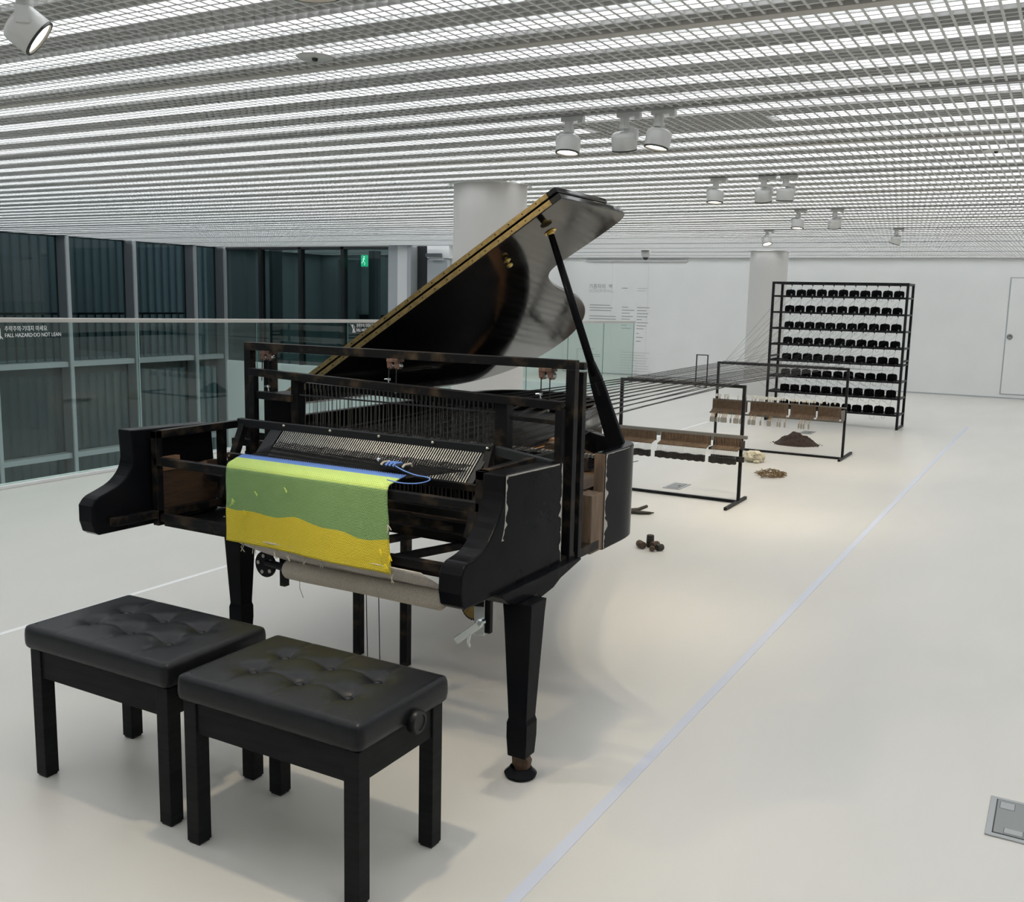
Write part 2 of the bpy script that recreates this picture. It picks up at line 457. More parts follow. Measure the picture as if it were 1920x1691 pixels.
# exit sign glowing behind the glazing
ex = thing('exit_sign', 'glowing green running man exit sign behind the dark windows', 'exit sign', (-11.6900, 15.0000, 2.06))
build(MB().box(-11.7550, -11.6250, 15.0000, 15.0500, 2.06, 2.27), 'case', 'exit_green', ex)
man = MB().lathe([(.0, 0), (.014, 0), (.014, .003), (0, .003)], (-11.6800, 14.9990, 2.235), (0, -1, 0), 12, False, False)
man.bar((-11.6800, 14.9980, 2.215), (-11.6950, 14.9980, 2.155), .026, .004)
man.bar((-11.6950, 14.9980, 2.16), (-11.6600, 14.9980, 2.12), .014, .004); man.bar((-11.6600, 14.9980, 2.12), (-11.6700, 14.9980, 2.085), .012, .004)
man.bar((-11.7000, 14.9980, 2.16), (-11.7250, 14.9980, 2.125), .014, .004); man.bar((-11.7250, 14.9980, 2.125), (-11.7450, 14.9980, 2.12), .011, .004)
man.bar((-11.6800, 14.9980, 2.21), (-11.6550, 14.9980, 2.185), .010, .004); man.bar((-11.6900, 14.9980, 2.21), (-11.7200, 14.9980, 2.19), .010, .004)
build(man, 'pictogram', 'exit_white', ex)

# ---- columns
for i, (x, y, r) in enumerate(((-4.10, 6.86, .288), (-4.63, 16.95, .312))):
    c = build(MB().lathe([(r, 0), (r, CEIL+.03)], (x, y, 0), n=64), 'column', 'column_paint', smooth=False, angle=40)
    tag(c, ['round pale grey column behind the raised piano lid', 'round pale grey column beside the spool rack'][i], 'column')
    ring = MB(); n = 48
    out = [(x+(r+.035)*math.cos(2*PI*k/n), y+(r+.035)*math.sin(2*PI*k/n)) for k in range(n)]
    inn = [(x+(r+.012)*math.cos(2*PI*k/n), y+(r+.012)*math.sin(2*PI*k/n)) for k in range(n)]
    ring.wall(out, inn, CEIL-.006, CEIL+.03, True)
    build(ring, 'collar', 'white_paint', c)

# ---- ceiling: plenum, trim strips, lights, louvre blades
ceil = struct(build(MB().box(X0, X1, Y0, Y1, CEIL+.32, CEIL+.4), 'ceiling', 'plenum'))
struct(build(MB().box(X0-.02, X0, Y0, Y1, CEIL-.02, CEIL+.4), 'trim_4', 'track'))
BAY = 1.266; YS = 3.15
KS = range(-4, 13)
fwd = Vector((-math.sin(.51189)*math.cos(.15353), math.cos(.51189)*math.cos(.15353), -math.sin(.15353)))
CAM_INV = scene.camera.matrix_world.inverted()
def in_view(p, m=60):
    q = CAM_INV @ Vector(p)
    if q.z > -.3: return False
    u = 960+1859*q.x/-q.z; v = 845.5-1859*q.y/-q.z
    return -m < u < 1920+m and -m < v < 1691+m
def dist(p): return (Vector(p)-Vector((0, 0, H))).length
TRACK_K = (-1, 1, 3, 5, 7, 9, 11)
nstr = 5
for k in KS:
    y = YS+k*BAY
    if y > Y1-.1: continue
    nm = 'trim_%d' % nstr; nstr += 1
    if k in TRACK_K:
        s = struct(build(MB().box(X0, X1, y-.022, y+.012, CEIL-.004, CEIL+.03), nm, 'track'))
        build(MB().box(X0, X1, y-.001, y+.005, CEIL-.0048, CEIL-.0035), 'track_slot', 'track_slot', s)
    else:
        struct(build(MB().box(X0, X1, y-.026, y+.026, CEIL-.003, CEIL+.03), nm, 'strip_beige'))
# linear lights lying on the louvre
def light_run(x0, x1, y, first=False):
    me = bpy.data.meshes.new('ceiling_light')
    n = max(1, int((x1-x0)/1.3)); vs_, fs_, mi = [], [], []
    z0, z1, hw = CEIL+.017, CEIL+.06, .066
    for i in range(n+1):
        x = (x1-x0)*(i/n-.5)
        vs_ += [(x, -hw, 0), (x, hw, 0), (x, hw, z1-z0), (x, -hw, z1-z0)]
    for i in range(n):
        a = i*4; b = a+4
        for (p, q), m in (((0, 1), 1), ((1, 2), 0), ((2, 3), 0), ((3, 0), 0)):
            fs_.append((a+p, b+p, b+q, a+q)); mi.append(m)
    fs_ += [(0, 1, 2, 3), (n*4+3, n*4+2, n*4+1, n*4)]; mi += [0, 0]
    me.from_pydata(vs_, [], fs_)
    me.materials.append(MATS['white_paint']); me.materials.append(MATS['light_panel'])
    me.polygons.foreach_set('material_index', mi)
    return me
CUT = (-2.30, -1.34)
run_me = light_run(X0+.1, X1-.1, 0)
for k in KS:
    for i in range(4):
        y = YS+k*BAY+.115+.312*i
        if y > Y1-.15 or y < Y0+.1: continue
        if k == 1 and i == 1:
            for a, b in ((X0+.1, CUT[0]), (CUT[1], X1-.1)):
                o = link('ceiling_light', light_run(a, b, y), None, None, ((a+b)/2, y, CEIL+.017))
                tag(o, 'white linear light above the louvre, broken off by a dark gap', 'ceiling light', 'interrupted linear light above the louvre')
        else:
            o = link('ceiling_light', run_me, None, None, ((X0+X1)/2, y, CEIL+.017))
            tag(o, 'long white linear light lying on the louvre ceiling', 'ceiling light', 'linear lights above the louvre')
# louvre blades
BH, BT = .014, .0090
cell = .0452
me_y = MB().box(-BT/2, BT/2, 0, BAY-.052, 0, BH).mesh('louver_blade')
me_x = MB().box(-(X1-X0)/2, (X1-X0)/2, -BT/2, BT/2, 0, BH*.95).mesh('louver_blade')
cand = []; rest = MB()
for k in KS:
    ys = YS+k*BAY+.026
    ye = ys+BAY-.052
    if ys > Y1-.2: continue
    full = ye < Y1
    n = int((X1-X0-.1)/cell)
    for i in range(n):
        x = X0+.05+i*cell
        m = (x, min(max(ys, 2.2), ye), CEIL)
        if full and (in_view((x, ys+.2, CEIL)) or in_view((x, ye-.2, CEIL)) or in_view(((x), (ys+ye)/2, CEIL))):
            cand.append((dist((x, (ys+ye)/2, CEIL)), 'y', x, ys))
        else:
            rest.box(x-BT/2, x+BT/2, ys, min(ye, Y1), CEIL, CEIL+BH)
    for j in range(1, 26):
        y = ys+j*(BAY-.052)/26
        if y > Y1: continue
        if k in (-1, 0, 1) and j % 2 == 0 and y > 2.0:
            cand.append((0., 'x', (X0+X1)/2, y))
        else:
            rest.box(X0, X1, y-BT/2, y+BT/2, CEIL+.0005, CEIL+BH*.95)
cand.sort()
for q, (dd, t, x, y) in enumerate(cand):
    if q < 300:
        if t == 'y': link('louver_blade', me_y, 'louver', ceil, Vector((x, y, CEIL))-wpos(ceil))
        else: link('louver_blade', me_x, 'louver', ceil, Vector((x, y, CEIL+.0005))-wpos(ceil))
    else:
        if t == 'y': rest.box(x-BT/2, x+BT/2, y, y+BAY-.052, CEIL, CEIL+BH)
        else: rest.box(X0, X1, y-BT/2, y+BT/2, CEIL+.0005, CEIL+BH*.95)
o = build(rest, 'louver_blades', 'louver', ceil); o['kind'] = 'stuff'

# round ceiling discs and the dome camera
for (x, y), lab in (((-2.54, 2.97), 'white round ceiling disc with dark centre, above the piano bench'), ((-.48, 6.23), 'white round ceiling disc with dark centre, above the bare floor')):
    dsc = thing('ceiling_disc', lab, 'ceiling disc', (x, y, CEIL-.012))
    build(MB().lathe([(0, .012), (.066, .012), (.07, .008), (.062, .004), (0, .003)], (x, y, CEIL-.012), n=32, capb=False, capt=False), 'plate', 'spot_white', dsc, smooth=True)
    build(MB().lathe([(0, -.008), (.010, -.006), (.012, .004)], (x, y, CEIL-.012), n=12, capb=False, capt=False), 'sensor', 'spot_black', dsc, smooth=True)
cc = thing('dome_camera', 'white dome security camera with black glass under the ceiling', 'security camera', (-6.68, 16.5, CEIL-.12))
build(MB().lathe([(.055, 0), (.075, .03), (.08, .06), (.08, .12)], (-6.68, 16.5, CEIL-.12), n=24), 'housing', 'spot_white', cc, smooth=True)
build(MB().lathe([(.0, -.045), (.025, -.04), (.043, -.025), (.052, 0)], (-6.68, 16.5, CEIL-.12), n=24, capb=False), 'dome', 'camera_black', cc, smooth=True)

# ---- glass guard along the void
def guard():
    ya, yb = -2.5, 17.15
    rz = lambda y: 1.315-(y-4.69)*.0113
    t = thing('glass_guard', 'clear glass balustrade with pale handrail along the open void', 'balustrade', (-7.11, 7, 0))
    build(MB().bar((-7.11, ya, rz(ya)-.02), (-7.11, yb, rz(yb)-.02), .05, .036), 'handrail', 'handrail', t, bevel=.006)
    js = [-2.5, -.4, 1.65, 3.75, 5.96, 7.41, 8.84, 10.24, 11.64, 13.04, 14.42, 15.8, 17.15]
    for a, b in zip(js[:-1], js[1:]):
        g = MB(); za, zb = rz(a)-.04, rz(b)-.04
        x = -7.11
        g.v = [(x, a+.006, .03), (x, b-.006, .03), (x, b-.006, zb), (x, a+.006, za)]; g.f = [(0, 1, 2, 3)]
        p = build(g, 'glass_pane', 'guard_glass', t)
        md = p.modifiers.new('solid', 'SOLIDIFY'); md.thickness = .012; md.offset = 0
        build(MB().bar((x, b-.006, .03), (x, b-.006, zb), .010, .004, up=(0, 1, 0)), 'pane_edge', 'edge_green', p)
    for (y0, s, za, zb) in ((4.709, .046, 1.206, 1.158), (8.974, .050, 1.172, 1.124)):
        M = Matrix(((0, 0, 1), (1, 0, 0), (0, 1, 0)))
        for txt, z, sz in (('추락주의·기대지 마세요', za, s), ('FALL HAZARD·DO NOT LEAN', zb, s*.92)):
            me = text_mesh(txt, sz)
            me.transform(M.to_4x4())
            w_ = max(v.co.y for v in me.vertices) or 1
            want = (.362 if z == za else .484) * (1 if y0 < 6 else 1.06)
            me.transform(Matrix.Scale(want/w_, 4, (0, 1, 0)))
            link('lettering', me, 'etch', t, Vector((-7.098, y0, z+.006))-wpos(t))
        pic = MB(); yy = y0-.085; zc = (za+zb)/2+.02
        pic.lathe([(0, 0), (.010, 0), (.010, .001), (0, .001)], (-7.099, yy+.02, zc+.032), (1, 0, 0), 12, False, False)
        pic.bar((-7.099, yy+.02, zc+.02), (-7.099, yy+.03, zc-.02), .010, .001, up=(1, 0, 0))
        pic.bar((-7.099, yy+.03, zc-.02), (-7.099, yy+.015, zc-.05), .007, .001, up=(1, 0, 0)); pic.bar((-7.099, yy+.03, zc-.02), (-7.099, yy+.04, zc-.05), .007, .001, up=(1, 0, 0))
        pic.bar((-7.099, yy-.015, zc+.045), (-7.099, yy+.07, zc-.05), .006, .001, up=(1, 0, 0))
        pic.bar((-7.099, yy+.05, zc+.03), (-7.099, yy+.05, zc-.05), .005, .001, up=(1, 0, 0))
        build(pic, 'pictogram', 'etch', t)
guard()
sg = thing('wire_stand', 'thin dark steel frame standing at the far edge of the floor', 'stand', (-5.9, 17.5, 0))
for x in (-6.0, -5.79): build(MB().box(x-.008, x+.008, 17.49, 17.51, 0, .585), 'post', 'frame_steel', sg)
build(MB().box(-6.008, -5.782, 17.49, 17.51, .585, .6), 'crossbar', 'frame_steel', sg)
build(MB().box(-6.008, -5.782, 17.49, 17.51, 0, .012), 'foot', 'frame_steel', sg)

# ---- lettering on the back wall
tp = thing('wall_text', 'donor wall lettering in small Korean and English lines on white wall', 'wall text', (-8.1, Y1, .4))
build(MB().box(-9.12, -6.90, Y1-.05, Y1-.005, 2.335, 2.36), 'picture_rail', 'ink_grey', tp)
for x in (-8.52, -7.72):
    build(MB().box(x-.002, x+.002, Y1-.004, Y1-.001, .15, 2.33), 'panel_joint', 'wall_shade', tp)
M = Matrix(((1, 0, 0), (0, 0, -1), (0, 1, 0))).to_4x4()
for txt, x, z, s, m in (('기증자의', -9.05, 1.785, .105, 'ink'), ('벽', -8.60, 1.785, .105, 'ink'), ("DONOR'S", -9.05, 1.70, .085, 'ink_grey'), ('WALL', -8.70, 1.70, .085, 'ink_grey')):
    me = text_mesh(txt, s); me.transform(M); link('lettering', me, m, tp, Vector((x, Y1-.003, z))-wpos(tp))
rnd = random.Random(3)
def lines(x, z, n, wlo, whi, dz, m, h=.013):
    for i in range(n):
        w_ = rnd.uniform(wlo, whi)
        build(MB().box(x, x+w_, Y1-.003, Y1-.001, z-i*dz-h, z-i*dz), 'text_line', m, tp)
lines(-9.02, 1.44, 3, .42, .62, .055, 'ink'); lines(-9.02, 1.21, 3, .5, .68, .055, 'ink')
lines(-8.30, 1.80, 1, .13, .14, .05, 'ink'); lines(-7.95, 1.80, 2, .16, .22, .05, 'ink_grey', .012)
lines(-8.28, 1.41, 8, .10, .28, .062, 'ink'); lines(-7.94, 1.41, 8, .10, .30, .062, 'ink'); lines(-7.94, .88, 3, .06, .16, .08, 'ink')
lines(-8.28, .48, 14, .14, .42, .055, 'ink_grey', .010); lines(-7.94, .48, 14, .14, .42, .055, 'ink_grey', .010)
lines(-9.02, .52, 1, .12, .13, .05, 'ink'); lines(-9.02, .40, 2, .24, .28, .04, 'ink', .012); lines(-9.02, .02+.05, 1, .3, .31, .05, 'ink')

# ---- floor tapes and floor boxes
tag(build(MB().box(-1.156, -1.118, .2, 14.26, 0, .0012), 'floor_tape', 'tape'), 'pale blue tape line running straight along the floor past the piano', 'tape')
tag(build(MB().box(-4.107, -4.075, .2, 12.5, 0, .0010), 'floor_tape', 'tape_faint'), 'faint white tape line on the floor behind the benches', 'tape')
def floor_box(x0, x1, y0, y1, label, detail):
    t = thing('floor_box', label, 'floor box', ((x0+x1)/2, (y0+y1)/2, 0))
    build(MB().box(x0, x1, y0, y1, 0, .005), 'frame', 'plate_grey', t, bevel=.002)
    m = .022 if detail else .03
    build(MB().box(x0+m-.004, x1-m+.004, y0+m-.004, y1-m+.004, .005, .0056), 'groove', 'groove', t)
    build(MB().box(x0+m, x1-m, y0+m, y1-m, .005, .0066), 'lid', 'plate_dark', t)
    if detail:
        for (a, b, c, e) in ((.03, .07, .19, .235), (.11, .15, .19, .235), (.05, .10, .03, .062), (.15, .20, .03, .062)):
            build(MB().box(x0+a-.0015, x0+b+.0015, y0+c-.0015, y0+e+.0015, .0066, .0068), 'tab_gap', 'groove', t)
            build(MB().box(x0+a, x0+b, y0+c, y0+e, .0066, .0072), 'tab', 'plate_grey', t)
    else:
        build(MB().box(x1-.06, x1-.045, (y0+y1)/2-.02, (y0+y1)/2+.02, .0066, .0075), 'finger_hole', 'groove', t)
floor_box(-.098, .165, 3.10, 3.37, 'large grey metal floor box with tabs, across the tape line from the piano', True)
floor_box(-2.90, -2.75, 7.75, 8.04, 'small grey floor box under the steel frame with the key action', False)
floor_box(-2.82, -2.67, 12.10, 12.38, 'small grey floor box between the soil heap and the spool rack', False)

# ================================================================== TRACK SPOTS
def spot(x, y, yaw, tilt, s, label, lit, drop=.0):
    """yaw: heading of the beam in degrees (0 = +Y), tilt: degrees away from straight down"""
    t = thing('track_spotlight', label, 'spotlight', (x, y, CEIL-.22), 'white spotlights on the ceiling tracks')
    z = CEIL-.004
    build(MB().box(x-.055*s, x+.055*s, y-.017, y+.017, z-.022, z).box(x+.03*s, x+.055*s, y-.017, y+.017, z-.034, z-.02), 'track_adapter', 'spot_white', t, bevel=.003)
    zt = z-.022
    build(MB().lathe([(.020*s, 0), (.020*s, -.035*s), (.025*s, -.036*s), (.025*s, -.05*s)], (x-.02*s, y, zt), n=16), 'swivel', 'spot_white', t, angle=40)
    ya, ti = math.radians(yaw), math.radians(tilt)
    d_ = Vector((math.sin(ya)*math.sin(ti), math.cos(ya)*math.sin(ti), -math.cos(ti)))
    side = Vector((math.cos(ya), -math.sin(ya), 0))
    top = Vector((x-.02*s, y, zt-.05*s))
    piv = top + Vector((0, 0, -.045*s)) + d_*.012*s
    arm = MB(); e = piv - d_*.01*s + side*.056*s
    arm.bar(top+side*.0, top+side*.056*s+Vector((0, 0, -.012*s)), .012*s, .03*s)
    arm.bar(top+side*.056*s+Vector((0, 0, -.0*s)), e, .010*s, .035*s, up=d_)
    build(arm, 'arm', 'spot_white', t, bevel=.002)
    r = .056*s
    c = piv - d_*.045*s
    build(MB().lathe([(0, 0), (r*.8, 0), (r*.96, .008*s), (r, .018*s), (r, .072*s), (r*.97, .076*s), (r*.9, .076*s), (r*.88, .060*s), (0, .060*s)], c, d_, 32, False, False), 'body', 'spot_white', t, angle=50)
    build(MB().lathe([(r*.99, 0), (r*.99, .006*s), (r*.86, .006*s), (r*.86, 0)], c+d_*.074*s, d_, 32, False, False), 'bezel', 'spot_black', t, angle=40)
    build(MB().lathe([(0, 0), (r*.84, 0), (r*.84, .003), (0, .003)], c+d_*.062*s, d_, 24, False, False), 'lens', 'spot_lens' if lit else 'spot_black', t)
    if lit:
        L = bpy.data.lights.new('spot_beam', 'SPOT'); L.energy = lit; L.color = (1., .86, .62); L.spot_size = math.radians(78); L.spot_blend = .9; L.shadow_soft_size = .035
        lo = bpy.data.objects.new('spot_beam', L); COL.objects.link(lo)
        lo.parent = t
        lo.location = (c+d_*.09*s) - Vector(t.location)
        lo.rotation_euler = d_.to_track_quat('-Z', 'Y').to_euler()
def aim(x, y, tx, ty, tz=0.):
    dx, dy, dz = tx-x, ty-y, CEIL-.15-tz
    return math.degrees(math.atan2(dx, dy)), math.degrees(math.atan2(math.hypot(dx, dy), dz))
SP = [(-1.62, 1.92, (-1.66, 2.15, 0), 1.05, 'white spotlight on the track straight above the benches', 52),
      (-2.70, 1.92, (-.85, 4.0, .2), 1.05, 'white spotlight with glowing tilted lens over the benches', 50),
      (-2.19, 4.42, (-2.22, 4.10, 0), 1.05, 'white spotlight with glowing lens, of three above the raised lid the nearest the column', 45),
      (-1.90, 4.42, (-2.0, 5.10, 0), 1.05, 'white spotlight in the middle of three on the track behind the raised lid', 45),
      (-1.73, 4.42, (-2.05, 4.15, 0), 1.05, 'white spotlight farthest from the lid of three on one track', 35),
      (-2.28, 6.93, (-2.32, 6.7, 0), 1.05, 'white spotlight over the hanging key action, nearest the columns of its track', 45),
      (-1.94, 6.93, (-2.0, 7.7, 0), 1.05, 'white spotlight beside another one, over the first steel frame', 60),
      (-1.79, 6.93, (-1.9, 7.2, 0), 1.05, 'white spotlight at the end of the row over the first steel frame', 35),
      (-2.32, 9.47, (-2.35, 9.2, 0), 1.05, 'white spotlight with bright lens above the soil heap', 50),
      (-1.99, 9.47, (-2.1, 10.3, 0), 1.05, 'white spotlight with plain back, above the second steel frame', 60),
      (-3.30, 12.0, (-2.7, 11.4, .2), 1.05, 'small white spotlight tilted in front of the far column', 40),
      (-1.84, 12.0, (-2.5, 12.3, .2), 1.05, 'small white spotlight tilted above the spool rack', 30)]
for x, y, tg, s, lab, e in SP:
    a, b = aim(x, y, *tg)
    spot(x, y, a, min(b, 62), s, lab, e)

# ================================================================== BENCHES
def bench(x0, x1, y0, y1, label):
    """x0..x1, y0..y1: outer rectangle of the legs"""
    t = thing('piano_bench', label, 'bench', ((x0+x1)/2, (y0+y1)/2, 0), 'two adjustable piano benches')
    L = .047
    for lx in (x0, x1-L):
        for ly in (y0, y1-L):
            leg = build(MB().box(lx, lx+L, ly, ly+L, .006, .425), 'leg', 'bench_wood', t, bevel=.002)
            build(MB().box(lx+.004, lx+L-.004, ly+.004, ly+L-.004, 0, .006), 'foot_pad', 'knob_black', leg)
    ap0, ap1 = .335, .425
    build(MB().box(x0+L, x1-L, y0+.006, y0+.028, ap0, ap1), 'apron', 'bench_wood', t, bevel=.0015)
    build(MB().box(x0+L, x1-L, y1-.028, y1-.006, ap0, ap1), 'apron', 'bench_wood', t, bevel=.0015)
    build(MB().box(x0+.006, x0+.028, y0+L, y1-L, ap0, ap1), 'apron', 'bench_wood', t, bevel=.0015)
    build(MB().box(x1-.028, x1-.006, y0+L, y1-L, ap0, ap1), 'apron', 'bench_wood', t, bevel=.0015)
    # tufted cushion
    o = .012; cx0, cx1, cy0, cy1 = x0-o, x1+o, y0-o, y1+o
    W, D = cx1-cx0, cy1-cy0
    NX, NY = 84, 56
    bx = [cx0+W*f for f in (.235, .5, .765)]; by = [cy0+D*f for f in (.36, .68)]
    # a staggered lower pair as in quilted benches
    buttons = [(a, b) for a in bx for b in by]
    zt = .506
    def height(x, y):
        ex = min(x-cx0, cx1-x); ey = min(y-cy0, cy1-y); r = .014
        e = 0
        if ex < r: e += (1-ex/r)**2
        if ey < r: e += (1-ey/r)**2
        h = zt-.009*min(1.4, e)
        h += .009*math.sin(PI*(x-cx0)/W)*math.sin(PI*(y-cy0)/D)-.003
        for a, b in buttons:
            q = ((x-a)**2+(y-b)**2)
            h -= .016*math.exp(-q/.0016)+.007*math.exp(-q/.00018)
        for b in by:
            if bx[0]-.02 < x < bx[2]+.02: h -= .0032*math.exp(-((y-b)/.008)**2)
        for a in bx:
            h -= .0026*math.exp(-((x-a)/.008)**2)*(1 if by[0]-.1 < y < by[1]+.1 else .35)
        return h
    m = MB(); idx = {}
    for j in range(NY+1):
        for i in range(NX+1):
            # denser near rims
            fx = i/NX; fy = j/NY
            x, y = cx0+W*fx, cy0+D*fy
            rx = min(fx, 1-fx)*W; ry = min(fy, 1-fy)*D
            # round plan corners
            rc = .02
            if rx < rc and ry < rc:
                vx, vy = rc-rx, rc-ry; l = math.hypot(vx, vy)
                if l > rc:
                    sx = 1 if fx < .5 else -1; sy = 1 if fy < .5 else -1
                    x += sx*(vx-vx/l*rc); y += sy*(vy-vy/l*rc)
            idx[i, j] = len(m.v); m.v.append((x, y, height(x, y)))
    for j in range(NY):
        for i in range(NX):
            m.f.append((idx[i, j], idx[i+1, j], idx[i+1, j+1], idx[i, j+1]))
    ringi = [(i, 0) for i in range(NX)]+[(NX, j) for j in range(NY)]+[(NX-i, NY) for i in range(NX)]+[(0, NY-j) for j in range(NY)]
    prev = [idx[k] for k in ringi]
    for z, ins in ((.488, -.0025), (.474, -.0035), (.452, -.0035), (.436, -.001), (.430, .004)):
        cur = []
        for v in [idx[k] for k in ringi]:
            x, y, _ = m.v[v]; c_ = Vector(((cx0+cx1)/2, (cy0+cy1)/2))
            dx = ins if x < cx0+.02 else (-ins if x > cx1-.02 else 0); dy = ins if y < cy0+.02 else (-ins if y > cy1-.02 else 0)
            cur.append(len(m.v)); m.v.append((x+dx, y+dy, z))
        for k in range(len(prev)):
            k2 = (k+1) % len(prev)
            m.f.append((prev[k], cur[k], cur[k2], prev[k2]))
        prev = cur
    m.f.append(tuple(prev))
    cu = build(m, 'cushion', 'leather', t, smooth=True)
    for a, b in buttons:
        z = height(a, b)
        build(MB().lathe([(.0125, .000), (.0125, .0065), (.0095, .0105), (.0, .012)], (a, b, z+.004), n=16, capt=False), 'button', 'leather', cu, smooth=True)
    # corner seam
    for sx, sy, xx, yy in ((-1, -1, cx1, cy0), (1, -1, cx0, cy0)):
        build(MB().tube([(xx+sx*.004, yy-sy*.004, .440), (xx+sx*.004, yy-sy*.004, .480), (xx+sx*.012, yy-sy*.012, .4975), (xx+sx*.03, yy-sy*.03, .5035)], .0018, 5), 'seam', 'knob_black', cu)
    # height knob on the right side
    ky, kz = y1-.16, .432
    kb = MB().lathe([(.012, 0), (.012, .014), (.030, .014), (.032, .018), (.032, .036), (.029, .040), (.022, .040), (.021, .037), (0, .037)], (x1-.004, ky, kz), (1, 0, 0), 36, True, False)
    build(kb, 'height_knob', 'knob_black', t, angle=40)
bench(-2.772, -2.158, 1.866, 2.246, 'black padded piano bench farther from the tape line, partly behind the other')
bench(-2.062, -1.450, 1.838, 2.216, 'black padded piano bench beside the tape line, in front of the piano')

# ================================================================== PIANO TURNED LOOM
P = thing('grand_piano_loom', 'black grand piano cut open and rebuilt as a loom, lid raised', 'piano', (-2.3, 3.5, 0))
def pb(mb, name, mat, parent=None, **kw): return build(mb, name, mat, parent or P, **kw)

# cheeks
def cheek(xi, xo, prof):
    a, b = min(xi, xo), max(xi, xo)
    m = MB().prism(prof, lambda p: (a, p[0], p[1]), lambda p: (b, p[0], p[1]))
    return pb(m, 'cheek', 'black_lacquer', bevel=.006, segs=3)
def cheek_prof(nose, curve, topf, topr, botr, botf):
    return [botf]+nose+smoothpoly(curve, 2, False)+[topf, topr, botr]
profR = cheek_prof([(2.345, .66), (2.335, .70), (2.337, .735)], [(2.338, .755), (2.36, .785), (2.41, .79), (2.47, .805), (2.53, .865), (2.568, .92), (2.578, .96)], (2.578, 1.015), (2.966, 1.003), (2.974, .642), (2.362, .648))
ckR = cheek(-1.55, -1.47, profR)
profL = cheek_prof([(2.350, .66), (2.338, .70), (2.338, .74)], [(2.338, .76), (2.36, .788), (2.41, .803), (2.47, .825), (2.515, .865), (2.530, .91), (2.528, .95)], (2.524, 1.022), (2.925, 1.012), (2.952, .642), (2.368, .648))
ckL = cheek(-3.068, -3.145, profL)
# worn pale edges on the right cheek
def worn(edge, xo, seed, amp, parent, w0=.004):
    """edge: list of (y,z) with an inward direction (dy,dz); jagged strip 1 mm proud"""
    r = random.Random(seed); a, b = [], []
    for (y, z, dy, dz) in edge:
        q = w0+amp*(max(0, mn_.noise((y*26, z*26, seed)))*1.6+max(0, mn_.noise((y*70, z*70, seed+9)))*.8)
        a.append((y, z)); b.append((y+dy*q, z+dz*q))
    poly = a+b[::-1]
    m = MB()
    n = len(a)
    for i in range(n-1):
        p4 = [a[i], a[i+1], b[i+1], b[i]]
        k = len(m.v)
        m.v += [(xo+.0012, p[0], p[1]) for p in p4]; m.f.append((k, k+1, k+2, k+3))
    build(m, 'worn_edge', 'worn_veneer', parent)
N = 46
worn([(2.968+.004*(1-i/N), .66+.34*i/N, -1, 0) for i in range(N+1)], -1.47, 4, .022, ckR, .0025)
worn([(2.585+.36*i/30, 1.0135-.0115*i/30, 0, -1) for i in range(31)], -1.47, 5, .001, ckR, .005)
worn([(2.5815-(.02*max(0, (i-18)/12)**2), 1.012-.20*i/30, 1, 0) for i in range(31)], -1.47, 8, .034, ckR, .004)

# plan of the rim
plan = [(-1.475, 3.335), (-1.475, 3.45), (-1.475, 3.56), (-1.488, 3.645), (-1.525, 3.70), (-1.60, 3.755), (-1.72, 3.84), (-1.84, 3.965), (-1.935, 4.13), (-2.02, 4.33), (-2.095, 4.55), (-2.165, 4.80), (-2.25, 5.04), (-2.38, 5.24), (-2.55, 5.375), (-2.74, 5.43), (-2.92, 5.41), (-3.06, 5.32), (-3.13, 5.18), (-3.14, 5.0), (-3.14, 4.0), (-3.14, 3.32)]
rim_o = smoothpoly(plan, 2, False)
rim_i = offset_path(rim_o, .044)
rim = pb(MB().wall(rim_o, rim_i, .617, .987), 'rim', 'black_lacquer', bevel=.006, segs=3, angle=35)
build(MB().box(-1.5185, -1.4765, 3.331, 3.3355, .62, .984), 'cut_end', 'wood_cut', rim)
build(MB().box(-1.55, -1.478, 3.235, 3.336, .622, .842), 'end_block', 'wood_cut', rim, bevel=.003)
worn([(3.338, .625+.355*i/40, 1, 0) for i in range(41)], -1.4748, 12, .026, rim, .004)
worn([(3.34+.22*i/16, .984, 0, -1) for i in range(17)], -1.4748, 13, .0015, rim, .0025)
# bottom frame beams, soundboard, plate, bridge
inner = offset_path(rim_o, .058)
sb = MB(); 
poly = [(x, y) for x, y in inner if y > 3.6]+[(-3.08, 3.62), (-1.56, 3.62)]
sb.prism(poly, lambda p: (p[0], p[1], .835), lambda p: (p[0], p[1], .845))
pb(sb, 'soundboard', 'soundboard')
pb(MB().box(-3.07, -1.54, 3.30, 3.62, .80, .85), 'pin_block', 'wood_dark')
st = MB()
for i in range(64):
    x = -3.0+i*.0225; yE = 5.2-.030*i if i < 40 else 4.0-.012*(i-40)
    st.bar((x, 3.40, .898), (x-.12+.003*i, max(yE, 3.75), .90), .0022, .0022)
pb(st, 'piano_strings', 'string_dark')['kind'] = 'stuff'
pins = MB()
for i in range(70):
    x = -2.98+i*.0203
    pins.lathe([(.003, 0), (.003, .03)], (x, 3.36+.02*(i % 3), .85), n=5)
pb(pins, 'tuning_pins', 'string_dark')['kind'] = 'stuff'
br = MB().tube([(-2.45, 4.6, .86), (-2.15, 4.25, .86), (-1.95, 4.0, .862), (-1.85, 3.85, .862)], .018, 6)
pb(br, 'bridge', 'wood_light')
pl = MB()
arc = [(-2.05, 3.95), (-1.90, 3.93), (-1.80, 3.86), (-1.75, 3.75), (-1.75, 3.66)]
arc = smoothpoly(arc, 2, False); pl.wall(arc, offset_path(arc, .05), .85, .905)
pb(pl, 'iron_plate', 'wood_dark')
pb(MB().box(-3.05, -1.56, 3.67, 3.70, .86, .905), 'agraffe_bar', 'dark_iron')
